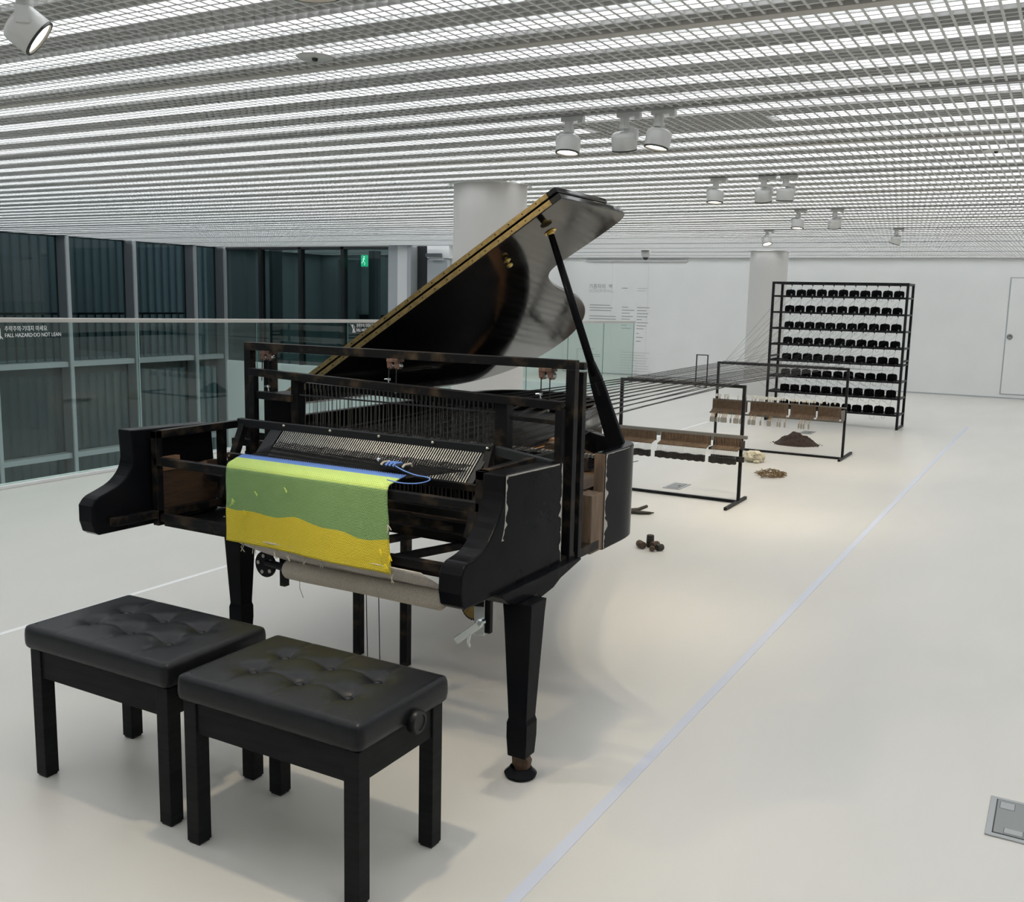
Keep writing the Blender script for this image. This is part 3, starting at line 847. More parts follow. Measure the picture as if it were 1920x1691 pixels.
pl2 = [(-3.07, 3.63), (-2.15, 3.63), (-2.2, 4.3), (-2.3, 4.8), (-2.5, 5.15), (-2.8, 5.3), (-3.05, 5.1)]
pb(MB().prism(pl2, lambda p: (p[0], p[1], .868), lambda p: (p[0], p[1], .876)), 'iron_plate', 'dark_iron')
ag = MB()
for i in range(80): ag.box(-3.02+i*.018, -3.012+i*.018, 3.672, 3.695, .905, .918)
pb(ag, 'agraffes', 'reed_metal')['kind'] = 'stuff'
for (x0, x1, y0, y1, z0, z1, m) in ((-3.06, -1.54, 3.40, 3.48, .63, .72, 'wood_dark'), (-3.06, -2.0, 4.0, 4.08, .63, .72, 'wood_dark'), (-1.80, -1.54, 3.22, 3.30, .70, .745, 'wood_dark'), (-1.78, -1.54, 3.24, 3.30, .655, .70, 'wood_cut'), (-1.75, -1.54, 3.23, 3.30, .755, .79, 'wood_dark')):
    pb(MB().box(x0, x1, y0, y1, z0, z1), 'beam', m)
pb(MB().box(-1.70, -1.54, 3.20, 3.24, .87, .895), 'cleat', 'worn_veneer')

# inner wood on the left cheek
pb(MB().box(-3.068, -3.05, 2.645, 2.935, .70, .862), 'cheek_lining', 'wood_dark')
pb(MB().box(-3.068, -3.044, 2.645, 2.735, .862, .905), 'lining_block', 'wood_light', bevel=.002)
pb(MB().box(-3.068, -3.040, 2.645, 2.87, .853, .862), 'lining_edge', 'wood_light')

# lid
A = math.radians(32.47); LX, LY, LZ = -3.123, 3.4, 1.03
cu_, su_ = math.cos(A), math.sin(A)
def lid_pt(u, v, h): return (LX+u*cu_-h*su_, LY+v, LZ+u*su_+h*cu_)
lid_out = [(0.01, 0), (1.659, 0)]
curve = [(1.659, .02), (1.659, .35), (1.657, .60), (1.63, .665), (1.56, .68), (1.44, .678), (1.32, .668), (1.235, .665), (1.175, .70), (1.12, .80), (1.06, .98), (1.015, 1.20), (.965, 1.42), (.88, 1.64), (.76, 1.84), (.60, 1.99), (.44, 2.045), (.27, 2.02), (.14, 1.90), (.055, 1.70), (.015, 1.45), (.005, 1.2)]
lid_out = [(0.005, 0.0)]+[(1.659, 0)]+smoothpoly(curve, 2, False)
lid = pb(MB().prism(lid_out, lambda p: lid_pt(p[0], p[1], 0), lambda p: lid_pt(p[0], p[1], .026)), 'lid', 'lid_lacquer', bevel=.005, segs=2)
flap = [(.005, .0), (1.659, .0), (1.659, .46), (.005, .46)]
build(MB().prism(flap, lambda p: lid_pt(p[0], p[1], .030), lambda p: lid_pt(p[0], p[1], .054)), 'folded_flap', 'lid_lacquer', lid, bevel=.006, segs=3)
for h0, h1 in ((.0025, .0235), (.0325, .0515)):
    hg = MB().prism([(.04, h0), (1.615, h0), (1.615, h1), (.04, h1)], lambda p: lid_pt(p[0], -.002, p[1]), lambda p: lid_pt(p[0], .004, p[1]))
    hgo = build(hg, 'brass_hinge', 'hinge_brass', lid)
    sc_ = MB()
    for i in range(22):
        u = .09+i*.07
        sc_.lathe([(0, 0), (.003, 0), (.003, .001), (0, .001)], lid_pt(u, -.0022, (h0+h1)/2), (0, -1, 0), 8, False, False)
    build(sc_, 'screws', 'dark_iron', hgo)['kind'] = 'stuff'
kp = lid_pt((-2.069-LX)/cu_, 3.605-LY, 0); nrm = Vector((su_, 0, -cu_))
build(MB().lathe([(.016, 0), (.016, .003), (.006, .005), (.006, .014), (.013, .018), (.015, .024), (.011, .03), (0, .031)], kp, nrm, 20, True, False), 'lid_knob', 'brass', lid, smooth=True)
# prop stick
p0 = Vector((-1.555, 3.655, .93)); p1 = Vector((-1.862, 3.582, 1.815))
pd = (p1-p0)
mid = p0+pd*.33
pr_ = pb(MB().bar(p0, mid, .076, .026, up=(0, 1, 0), w2=.056, h2=.024).bar(mid, p0+pd*.42, .056, .024, up=(0, 1, 0), w2=.030, h2=.024), 'prop_stick', 'black_lacquer', bevel=.004)
build(MB().tube([p0+pd*.36, p0+pd*.62, p0+pd*.99], [.0165, .0160, .0130], 16), 'prop_rod', 'black_lacquer', pr_, smooth=True)
build(MB().lathe([(.010, 0), (.013, .004), (.009, .012), (.015, .020), (.015, .030), (0, .032)], p0+pd*.965, pd, 18, True, False), 'brass_tip', 'brass', pr_, smooth=True)
build(MB().bar(p0+pd*.27+Vector((0, -.013, 0)), p0+pd*.33+Vector((0, -.013, 0)), .011, .003, up=(0, 1, 0)), 'slot', 'knob_black', pr_)
build(MB().lathe([(0, 0), (.024, 0), (.026, .006), (0, .008)], p1, (su_, 0, -cu_), 16, False, False), 'prop_cup', 'brass', lid)

# legs
def leg(cx, cy, s=1., zt=.60):
    prof = [(.105, zt), (.098, .55), (.066, .205), (.074, .19), (.074, .14), (.066, .075), (.04, .072)]
    m = MB(); n = len(prof)
    for w_, z in prof:
        h_ = w_/2*s
        m.v += [(cx-h_, cy-h_, z), (cx+h_, cy-h_, z), (cx+h_, cy+h_, z), (cx-h_, cy+h_, z)]
    for i in range(n-1):
        for k in range(4):
            k2 = (k+1) % 4; m.f.append((i*4+k, i*4+k2, (i+1)*4+k2, (i+1)*4+k))
    m.f.append((0, 1, 2, 3)); m.f.append(((n-1)*4+3, (n-1)*4+2, (n-1)*4+1, (n-1)*4))
    l = pb(m, 'leg', 'black_lacquer', bevel=.003)
    build(MB().prism([(-.028, .078), (.022, .080), (.036, .060), (.030, .028), (-.006, .020), (-.026, .040)], lambda p: (cx+p[0], cy-.014, p[1]), lambda p: (cx+p[0], cy+.014, p[1])), 'caster_fork', 'wood_dark', l, bevel=.003)
    build(MB().lathe([(0, -.012), (.024, -.012), (.026, -.008), (.026, .008), (.024, .012), (0, .012)], (cx+.006, cy, .038), (0, 1, 0), 20, False, False), 'caster_wheel', 'copper_pulley', l)
    build(MB().lathe([(.038, 0), (.052, .004), (.054, .012), (.040, .026), (.036, .032), (.032, .032), (.030, .016), (0, .014)], (cx, cy, 0), n=32, capt=False), 'caster_cup', 'black_lacquer', l, smooth=False, angle=50)
    return l
lR = leg(-1.452, 2.69)
lL = leg(-3.07, 3.075)
lT = leg(-2.82, 5.05, 1., .617)
bk = [(2.53, .652), (3.08, .652), (3.08, .640), (3.00, .625), (2.93, .612), (2.88, .592), (2.79, .58), (2.765, .60), (2.61, .60), (2.58, .612), (2.54, .64)]
for xa, xb, dy in ((-1.535, -1.445, 0), (-3.125, -3.01, .385)):
    pb(MB().prism(bk, lambda p: (xa, p[0]+dy, p[1]), lambda p: (xb, p[0]+dy, p[1])), 'leg_bracket', 'black_lacquer', bevel=.003)
    if dy == 0:
        pb(MB().box(-1.535, -1.475, 2.975, 3.30, .632, .664), 'side_beam', 'loom_steel')

# ---- loom frame of square tube
T = .030
def tube_(p, q, name='frame_tube', w_=T, mat='loom_steel', **kw):
    return pb(MB().bar(p, q, w_, w_), name, mat, bevel=.002, **kw)
XL, XR = -3.038, -1.575
for x in (XL, XR):
    tube_((x, 2.615, .645), (x, 2.615, 1.015), 'corner_post')
    tube_((x, 2.60, 1.0), (x, 3.10, 1.0), 'side_rail')
    tube_((x, 2.40, .695), (x, 3.25, .675), 'side_rail')
    tube_((x, 2.95, .66), (x, 2.95, .99), 'corner_post')
tube_((XL, 2.615, .897), (XR, 2.615, .897), 'breast_beam')
tube_((XL, 2.625, .675), (XR, 2.625, .675), 'front_rail')
tube_((XL, 2.655, .650), (XR, 2.655, .650), 'front_rail')
tube_((XL, 2.98, .690), (XR, 2.98, .675), 'cross_rail', .034)
tube_((XL, 3.20, .66), (XR, 3.20, .66), 'cross_rail', .04)
tube_((XL, 2.86, .80), (XR, 2.86, .80), 'cross_rail', .028)
tube_((XL, 3.10, .86), (XR, 3.10, .86), 'cross_rail', .04)
tube_((XL, 3.02, .93), (XR, 3.02, .93), 'cross_rail', .028)
for x0, y0, x1, y1 in ((-2.22, 2.66, -2.05, 3.2), (-1.98, 2.66, -1.80, 3.2)):
    tube_((x0, y0, .655), (x1, y1, .655), 'floor_strut', .026)
OY = 3.05
pb(MB().box(XL, XR, 3.125, 3.135, .735, .955), 'blackout_panel', 'dark_iron')  # added dark sheet, blocks the bright floor showing between the heddles
def post(x, y, z0, z1, w_, name='post', mat='loom_steel'): return pb(MB().box(x-w_/2, x+w_/2, y-w_/2, y+w_/2, z0, z1), name, mat, bevel=.002)
for x in (-2.969, -1.483):
    post(x, OY, .63, 1.313, .034)
post(-2.925, OY+.075, .63, 1.31, .042); post(-1.478, OY+.06, .63, 1.30, .03)
tube_((-2.986, OY, 1.328), (-1.466, OY, 1.328), 'top_rail', .032)
tube_((-2.94, OY+.075, 1.32), (-1.47, OY+.075, 1.32), 'top_rail', .026)
# hung harness frame
HY = 3.0
tube_((-2.916, HY, 1.228), (-1.492, HY, 1.19), 'harness_rail', .030)
for x, z in ((-2.901, 1.214), (-1.500, 1.178)):
    post(x, HY, .70, z, .028, 'harness_post')
post(-2.80, HY+.09, .64, 1.145, .10, 'harness_post', 'dark_iron')
tube_((-2.89, HY+.01, 1.135), (-2.70, HY+.01, 1.132), 'harness_bar', .03)
tube_((-1.70, HY+.01, 1.135), (-1.51, HY+.01, 1.130), 'harness_bar', .016)
for x, w_ in ((-2.694, .038), (-1.738, .048)):
    post(x, HY+.03, .70, 1.205, w_, 'harness_post')
pb(MB().box(-2.66, -1.77, HY+.05, HY+.075, .74, .80), 'heddle_bar', 'dark_iron')
pb(MB().bar((-2.675, HY+.02, 1.147), (-1.76, HY+.02, 1.147), .006, .006), 'heddle_rod', 'beater_grey')
for yy, off in ((HY+.035, 0), (HY+.075, .008)):
    hd = MB()
    for i in range(46):
        x = -2.655+i*.0193+off+random.uniform(-.003, .003); zt = 1.195-.02*i/46
        z0 = .80; dx = random.uniform(-.006, .006)
        hd.tube([(x, yy, zt), (x+dx*.4, yy, 1.115), (x+dx, yy, 1.03), (x+dx*.6, yy, .93), (x, yy, z0)], .0016, 4)
        hd.tube([(x-.004, yy, zt+.002), (x-.003, yy, zt-.028), (x, yy, zt-.04)], .0012, 4)
    pb(hd, 'heddles', 'heddle')['kind'] = 'stuff'
pb(MB().bar((-2.665, HY+.05, 1.185), (-1.765, HY+.05, 1.165), .02, .02), 'heddle_bar', 'dark_iron')
# pulleys with cords
for x, ln in ((-2.868, .115), (-2.228, .08), (-1.578, .10)):
    b_ = pb(MB().box(x-.026, x+.026, OY-.022, OY+.022, 1.300, 1.313), 'pulley_bracket', 'copper_pulley', bevel=.002)
    for dx in (-.017, .017):
        build(MB().prism([(-.013, 1.305), (.013, 1.305), (.010, 1.278), (0, 1.272), (-.010, 1.278)], lambda p: (x+dx+p[0], OY-.014, p[1]), lambda p: (x+dx+p[0], OY-.011, p[1])), 'cheek_plate', 'copper_pulley', b_)
        build(MB().lathe([(0, -.008), (.014, -.008), (.010, 0), (.014, .008), (0, .008)], (x+dx, OY, 1.286), (0, 1, 0), 16, False, False), 'wheel', 'chrome', b_, smooth=True)
        zz = 1.286-ln*(1 if dx > 0 else .62)
        cd = build(MB().tube([(x+dx, OY-.016, 1.28), (x+dx+.002, OY-.02, zz)], .0022, 5), 'cord', 'thread_black', b_)
        cl = MB().lathe([(0, 0), (.007, .002), (.007, .010), (0, .012)], (x+dx+.002, OY-.02, zz-.008), n=8, capb=False, capt=False)
        cl.tube([(x+dx+.006, OY-.02, zz), (x+dx-.018, OY-.02, zz-.003)], .0032, 6)
        cl.tube([(x+dx, OY-.02, zz-.008), (x+dx+.004, OY-.02, zz-.02), (x+dx-.002, OY-.02, zz-.024), (x+dx, OY-.02, zz-.01)], .0016, 5)
        build(cl, 'cord_clamp', 'chrome', b_)
# beater with reed
BX0, BX1 = -2.915, -1.722
bt = pb(MB().bar((BX0, 2.925, 1.028), (BX1, 2.925, 1.026), .012, .034, up=(0, -.25, 1)), 'beater_bar', 'beater_grey', bevel=.002)
for x, z in ((-2.666, 1.030), (-2.434, 1.030), (-2.204, 1.029), (-1.965, 1.028), (-1.737, 1.028)):
    build(MB().lathe([(.006, 0), (.006, .002), (.004, .005), (0, .006)], (x, 2.918, z+.004), (0, -1, .2), 10, False, False), 'bolt', 'bolt', bt)
bb = pb(MB().bar((-2.89, 2.838, .905), (-1.70, 2.838, .905), .014, .026, up=(0, -.25, 1)), 'beater_bar', 'loom_steel', bevel=.002)
build(MB().lathe([(.005, 0), (.005, .004), (0, .005)], (-2.872, 2.829, .907), (0, -1, 0), 10, False, False), 'bolt', 'bolt', bb)
for x in (-2.895, -1.735):
    pb(MB().bar((x, 2.945, 1.04), (x, 2.80, .735), .03, .03, up=(0, 1, 0)), 'beater_arm', 'loom_steel', bevel=.002)
pb(MB().bar((-1.72, 2.95, 1.022), (-1.50, 2.95, .992), .026, .034), 'stop_bar', 'beater_grey', bevel=.002)
wires = MB()
for i in range(88):
    f = i/87; x0 = -2.668+f*.905
    wires.bar((x0, 2.922, 1.012), (x0-.022, 2.846, .912), .0034, .006, up=(0, 1, 0))
pb(wires, 'reed_wires', 'reed_wire')['kind'] = 'stuff'
for xa, xb in ((-2.74, -2.682), (-1.757, -1.732)):
    pb(MB().prism([(0, 0), (1, 0), (1, 1), (0, 1)], lambda p: (xa+(xb-xa)*p[0]-.022*(1-p[1]), 2.846+.076*p[1], .912+.10*p[1]), lambda p: (xa+(xb-xa)*p[0]-.022*(1-p[1]), 2.852+.076*p[1], .912+.10*p[1])), 'reed_end', 'beater_grey')
# warp between cloth, reed and heddles
wp = MB()
for i in range(150):
    f = i/149; xa = -2.66+f*.735; xb = -2.672+f*.895; xc = -2.65+f*.87
    up_ = .02 if i % 2 else -.015
    wp.tube([(xa, 2.695, .938), (xb, 2.885, .962+up_*.5), (xc, HY+.05, 1.02+up_)], .0013, 4)
pb(wp, 'warp_threads', 'thread_black')['kind'] = 'stuff'
# treadle posts, cables, ratchet wheels, cloth roll
for x in (-2.593, -2.344):
    post(x, 3.29, .0, .66, .036, 'treadle_post')
for x in (-2.49, -2.425):
    pb(MB().tube([(x, 3.22, .0), (x-.015, 3.22, .64)], .002, 5), 'cable', 'thread_black')
rx0, rx1, ry, rz_ = -2.46, -1.765, 2.70, .540
prof = [(.030, 0), (.036, .01), (.0375, .1), (.036, .35), (.0378, .55), (.038, rx1-rx0-.01), (.03, rx1-rx0)]
roll = pb(MB().lathe(prof, (rx0, ry, rz_), (1, 0, 0), 32), 'cloth_roll', 'linen', smooth=True)
und = MB()
for i in range(13):
    x = -2.645+(rx1+.0+2.645)*i/12
    sag = .004*math.sin(i*1.7)
    f = i/12
    und.v += [(-2.645+.86*f, 2.588, .668-.01*f), (-2.60+.84*f, 2.615, .632), (-2.53+.77*f, 2.655, .602+sag), (-2.46+.695*f, 2.69, .5775)]
for i in range(12):
    for k in range(3):
        a = i*4+k; und.f.append((a, a+4, a+5, a+1))
uo = pb(und, 'undercloth', 'undercloth', smooth=True)
sm = uo.modifiers.new('solid', 'SOLIDIFY'); sm.thickness = .003
gr = MB().lathe([(0, -.004), (.050, -.004), (.050, .004), (0, .004)], (-2.585, 2.72, .533), (0, 1, 0), 32, False, False)
gL = pb(gr, 'ratchet_wheel', 'dark_iron', bevel=.001)
for a in range(5):
    build(MB().lathe([(0, 0), (.0075, 0), (.0075, .002), (0, .002)], (-2.585+.033*math.cos(a*1.257+.5), 2.7145, .533+.033*math.sin(a*1.257+.5)), (0, -1, 0), 10, False, False), 'wheel_hole', 'worn_veneer', gL)
pb(MB().tube([(-2.58, 2.72, .54), (-2.46, 2.70, .54)], .014, 10), 'roll_axle', 'dark_iron')
post(-2.52, 2.75, .452, .64, .026, 'hanger_post')
post(-1.622, 2.755, .436, .64, .020, 'hanger_post')
pb(MB().tube([(-1.77, 2.70, .54), (-1.63, 2.74, .54)], .012, 10), 'roll_axle', 'dark_iron')
gy = MB().lathe([(0, -.006), (.040, -.006), (.042, 0), (.040, .006), (0, .006)], (-1.69, 2.765, .512), (0, 1, 0), 28, False, False)
gR = pb(gy, 'gear_wheel', 'hinge_brass')
teeth = MB()
for a in range(26):
    t_ = a*2*PI/26
    teeth.bar((-1.69+.040*math.cos(t_), 2.765, .512+.040*math.sin(t_)), (-1.69+.047*math.cos(t_), 2.765, .512+.047*math.sin(t_)), .005, .01)
build(teeth, 'gear_teeth', 'dark_iron', gR)
pb(MB().box(-1.668, -1.628, 2.735, 2.741, .43, .60), 'crank_plate', 'chrome', bevel=.001)
lv = pb(MB().bar((-1.632, 2.727, .478), (-1.728, 2.715, .398), .008, .026, up=(0, 0, 1)), 'crank_lever', 'chrome', bevel=.003)
build(MB().lathe([(0, 0), (.014, 0), (.014, .016), (.008, .020), (0, .020)], (-1.635, 2.735, .478), (0, -1, 0), 12, False, False), 'crank_bolt', 'chrome', lv)
build(MB().tube([(-1.675, 2.722, .435), (-1.682, 2.722, .40), (-1.676, 2.722, .385)], [.006, .006, .004], 8), 'pawl', 'chrome', lv)
# small bolts seen on the left floor of the piano
pb(MB().box(-3.05, -2.60, 2.66, 2.97, .648, .654), 'floor_plate', 'dark_iron')
for x, y in ((-2.93, 2.72), (-2.86, 2.70), (-2.90, 2.82)):
    pb(MB().lathe([(.005, 0), (.005, .004), (0, .006)], (x, y, .654), n=8, capt=False), 'bolt', 'bolt')

# ================================================================== WOVEN CLOTH
def cloth():
    path = [(2.70, .945), (2.66, .940), (2.625, .934), (2.600, .931), (2.590, .925), (2.586, .912)]
    cum = [0.]
    for a, b in zip(path[:-1], path[1:]): cum.append(cum[-1]+math.dist(a, b))
    rows = [(y, z, c) for (y, z), c in zip(path, cum)]
    NV = 40; z0, z1 = .912, .648
    for j in range(1, NV+1):
        z = z0+(z1-z0)*j/NV
        rows.append((2.586, z, cum[-1]+(z0-z)))
    NU = 90
    m = MB(); uvs = []
    xl0, xr0 = -2.672, -1.925
    for y, z, c in rows:
        hang = max(0, c-cum[-1])
        for i in range(NU+1):
            f = i/NU
            top = min(1, c/.115)
            xl = xl0+(-2.640-xl0)*top; xr = xr0+(-1.918-xr0)*top
            xr += .012*hang/.26
            x = xl+(xr-xl)*f
            yy = y-.004*hang/.26*math.sin(9*f+2)*1.6-.0015*math.sin(40*f)*min(1, hang*12)
            zz = z-.016*f*min(1, hang/.26)
            edge = .0012*math.sin(c*900) if i in (0, NU) else 0
            m.v.append((x+edge, yy, zz)); uvs.append((f*.735, c))
    n = NU+1
    for j in range(len(rows)-1):
        for i in range(NU): m.f.append((j*n+i, j*n+i+1, (j+1)*n+i+1, (j+1)*n+i))
    t = thing('woven_cloth', 'woven blue, green and yellow cloth draped over the breast beam of the loom', 'cloth', (-2.28, 2.59, .64))
    me = bpy.data.meshes.new('cloth_web'); o_ = Vector(t.location)
    me.from_pydata([tuple(Vector(v)-o_) for v in m.v], [], m.f)
    uv = me.uv_layers.new(name='UVMap')
    for lp in me.loops: uv.data[lp.index].uv = uvs[lp.vertex_index]
    me.polygons.foreach_set('use_smooth', [True]*len(me.polygons))
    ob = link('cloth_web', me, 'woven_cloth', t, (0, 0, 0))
    md = ob.modifiers.new('solid', 'SOLIDIFY'); md.thickness = .004; md.offset = -1
    # blue picks standing up at the fell
    fz = MB()
    for i in range(75):
        x = -2.668+i*.0099
        fz.tube([(x, 2.700, .944), (x+.003, 2.706, .949), (x+.007, 2.701, .944)], .0016, 5)
    build(fz, 'fell_edge', 'yarn_blue', t)['kind'] = 'stuff'
    # knots of yarn
    rk = random.Random(5)
    def knot(x, z, mat, y=2.580):
        k = MB()
        for q in range(3):
            a = rk.uniform(-1.2, .6)
            k.tube([(x, y, z), (x+.012*math.cos(a), y-.008, z-.004+.012*math.sin(a)), (x+.022*math.cos(a-.5), y-.010, z-.014+.012*math.sin(a))], .0018, 5)
        build(k, 'yarn_knot', mat, t)
    for x, z, m_ in ((-2.36, .875, 'yarn_lime'), (-2.50, .845, 'yarn_lime'), (-2.61, .805, 'yarn_lime'), (-2.555, .77, 'yarn_yellow'), (-1.945, .715, 'yarn_yellow'), (-1.905, .700, 'yarn_yellow'), (-1.925, .665, 'yarn_yellow'), (-1.912, .80, 'yarn_cream')):
        knot(x, z, m_)
    for x in (-2.575, -2.52, -2.42, -2.36, -2.28, -2.20, -1.90):
        k = MB(); zz = .648-.012*(x+2.64)
        for q in range(2):
            k.tube([(x, 2.60, zz), (x+rk.uniform(-.008, .008), 2.592, zz-.02), (x+rk.uniform(-.012, .012), 2.592, zz-.036)], .0016, 5)
        build(k, 'fringe_tie', 'yarn_cream', t)
    build(MB().tube([(-2.40, 2.70, .505), (-2.392, 2.69, .48), (-2.375, 2.69, .445)], .0015, 5), 'loose_yarn', 'yarn_cream', t)
cloth()
# shuttle with blue yarn resting on the warp
sh = thing('weaving_shuttle', 'black weaving shuttle wound with blue and white yarn, lying on the warp', 'shuttle', (-2.0, 2.72, .955))
build(MB().prism(smoothpoly([(-2.075, 2.735), (-2.03, 2.748), (-1.96, 2.742), (-1.92, 2.725), (-1.97, 2.705), (-2.04, 2.71)], 2), lambda p: (p[0], p[1], .962), lambda p: (p[0], p[1], .978)), 'body', 'knob_black', sh, bevel=.003)
for x, m_ in ((-2.035, 'yarn_cream'), (-2.015, 'yarn_blue'), (-2.0, 'yarn_blue'), (-1.985, 'yarn_blue'), (-1.945, 'yarn_cream')):
    build(MB().tube([(x, 2.706, .972), (x+.004, 2.715, .981), (x+.008, 2.742, .981), (x+.01, 2.748, .972)], .0045, 6), 'yarn_winding', m_, sh)
build(MB().tube([(-2.055, 2.73, .980), (-2.07, 2.735, .985)], [.010, .006], 8), 'bobbin_end', 'chrome', sh)
ln = [(-1.93, 2.60, .948), (-1.86, 2.575, .948), (-1.80, 2.59, .95), (-1.785, 2.64, .955), (-1.81, 2.67, .958), (-1.85, 2.665, .96), (-1.88, 2.67, .962), (-1.93, 2.685, .968), (-1.97, 2.70, .976)]
build(MB().tube(smoothpoly(ln, 2, False), .0022, 5), 'loose_yarn', 'yarn_blue', sh, smooth=True)

# ================================================================== STEEL FRAMES, ACTIONS, RACK, SPOOLS
F1Y, F2Y, RKY = 7.5, 10.3, 13.22
def stand_frame(x0, x1, y, z1, feet, name_label):
    t = thing('steel_frame', name_label, 'frame', ((x0+x1)/2, y, 0)); W_ = .024
    for x in (x0+W_/2, x1-W_/2):
        build(MB().box(x-W_/2, x+W_/2, y-W_/2, y+W_/2, .024, z1), 'post', 'frame_steel', t, bevel=.0015)
        build(MB().box(x-W_/2, x+W_/2, y-feet[0], y+feet[1], 0, .024), 'foot', 'frame_steel', t, bevel=.0015)
    build(MB().box(x0+W_, x1-W_, y-W_/2, y+W_/2, .0, .022), 'base_rail', 'frame_steel', t, bevel=.0015)
    build(MB().box(x0+W_, x1-W_, y-W_/2, y+W_/2, z1-.024, z1), 'top_rail', 'frame_steel', t, bevel=.0015)
    pg = MB()
    n = 88; a, b = x0+.06, x1-.06
    for i in range(n+1):
        x = a+(b-a)*i/n; pg.box(x-.0018, x+.0018, y-.003, y+.003, z1, z1+.012)
    build(pg, 'comb_pins', 'frame_steel', t)['kind'] = 'stuff'
    return t
stand_frame(-3.205, -2.165, F1Y, .924, (.33, .20), 'black steel frame holding the key action without hammers, next to the piano')
stand_frame(-3.297, -1.936, F2Y, .927, (.16, .46), 'black steel frame holding the hammer action, between piano and spool rack')

# key action on the first frame: three sections of levers on one rail
def action_levers():
    y = F1Y-.035
    t = thing('key_action', 'piano key action of brown wooden levers hung on the nearer steel frame', 'piano action', (-2.69, y, .33))
    build(MB().box(-3.262, -2.125, y-.006, y+.022, .512, .538), 'rail', 'action_rail', t, bevel=.002)
    secs = ((-3.238, -2.868), (-2.820, -2.415), (-2.376, -2.165))
    for k, (a, b) in enumerate(secs):
        n = int((b-a)/.0125)
        lv_, wr, sl = MB(), MB(), MB()
        for i in range(n):
            x = a+(i+.5)*(b-a)/n
            lv_.box(x-.0042, x+.0042, y-.012, y+.004, .440, .514)
            sl.bar((x, y-.004, .448), (x-.006, y-.075, .425), .0085, .010)
            wr.tube([(x-.005, y-.06, .425), (x-.012, y-.062, .395), (x-.020, y-.06, .362)], .0014, 4)
        build(lv_, 'lever_row', 'action_wood', t)['kind'] = 'stuff'
        build(sl, 'jack_row', 'action_wood', t)['kind'] = 'stuff'
        build(wr, 'wire_row', 'reed_metal', t)['kind'] = 'stuff'
        build(MB().box(a-.008, b+.002, y+.004, y+.010, .44, .512), 'backing', 'action_dark', t)
        bl = MB(); m = max(6, n)
        for i in range(m):
            x = a-.02+(i+.5)*(b-a)/m; dz = .003*math.sin(i*1.3+k)
            bl.box(x-(b-a)/m*.5, x+(b-a)/m*.49, y-.085+.002*(i % 2), y-.045, .318+dz, .366+.003*math.sin(i*.7))
        build(bl, 'damper_felt', 'felt_black', t)['kind'] = 'stuff'
        if k == 2: build(MB().box(a-.02, b+.03, y-.03, y-.01, .335, .375), 'felt_backing', 'felt_black', t)
    for x in (-2.844, -2.395): build(MB().box(x-.013, x+.013, y-.012, y+.006, .485, .525), 'rail_bracket', 'action_rail', t)
    build(MB().box(-2.175, -2.140, y-.02, y+.01, .43, .50), 'end_bracket', 'action_dark', t, bevel=.004)
action_levers()

def action_hammers():
    y = F2Y-.035; r = random.Random(11)
    t = thing('hammer_action', 'piano hammer action with white felt hammers hung on the farther steel frame', 'piano action', (-2.64, y, .28))
    build(MB().box(-3.345, -1.955, y-.004, y+.016, .375, .392), 'rail', 'action_rail', t)
    build(MB().box(-3.318, -1.935, y+.002, y+.016, .520, .535), 'rail', 'action_rail', t)
    secs = ((-3.315, -2.945), (-2.905, -2.515), (-2.485, -2.235), (-2.210, -1.985))
    hm = MB().bar((0, -.012, -.075), (0, -.012, .02), .0045, .0045).prism([(-.0065, .018), (.0065, .018), (.0075, .034), (.004, .046), (-.004, .046), (-.0075, .034)], lambda p: (p[0], -.022, p[1]), lambda p: (p[0], .004, p[1])).mesh('hammer')
    hm.materials.append(MATS['action_wood']); hm.materials.append(MATS['hammer_felt'])
    hm.polygons.foreach_set('material_index', [0 if q < 6 else 1 for q in range(len(hm.polygons))])
    dm = MB().bar((.014, 0, .01), (-.004, -.012, -.062), .0052, .0045).mesh('damper_wire')
    dh = MB().prism([(-.007, 0), (.005, .004), (.008, -.030), (.006, -.05), (-.006, -.052), (-.009, -.028)], lambda p: (p[0], -.008, p[1]), lambda p: (p[0], .008, p[1])).mesh('damper_head')
    for k, (a, b) in enumerate(secs):
        n = int((b-a)/.0125); lv_ = MB(); lo = MB()
        for i in range(n):
            x = a+(i+.5)*(b-a)/n
            lv_.box(x-.0040, x+.0040, y-.010, y+.004, .415, .523)
            lo.bar((x, y-.010, .428), (x-.004, y-.05, .400), .008, .010)
            if r.random() < (.30, .42, .55, .40)[k]:
                link('hammer', hm, 'hammer_felt', t, Vector((x, y-.006, .543))-wpos(t))
            if r.random() < (.62, .34, .22, .30)[k]:
                w_ = link('damper_wire', dm, 'shank_gold', t, Vector((x, y-.04, .398))-wpos(t))
                link('damper_head', dh, 'damper_grey', t, Vector((x-.004, y-.052, .340))-wpos(t))
        build(lv_, 'lever_row', 'action_wood', t)['kind'] = 'stuff'
        build(lo, 'jack_row', 'action_wood', t)['kind'] = 'stuff'
        build(MB().box(a-.004, b+.004, y+.004, y+.008, .41, .52), 'backing', 'action_dark', t)
    build(MB().prism([(-1.985, .50), (-1.945, .51), (-1.945, .40), (-1.975, .39)], lambda p: (p[0], y-.01, p[1]), lambda p: (p[0], y+.01, p[1])), 'end_bracket', 'action_rail', t)
action_hammers()

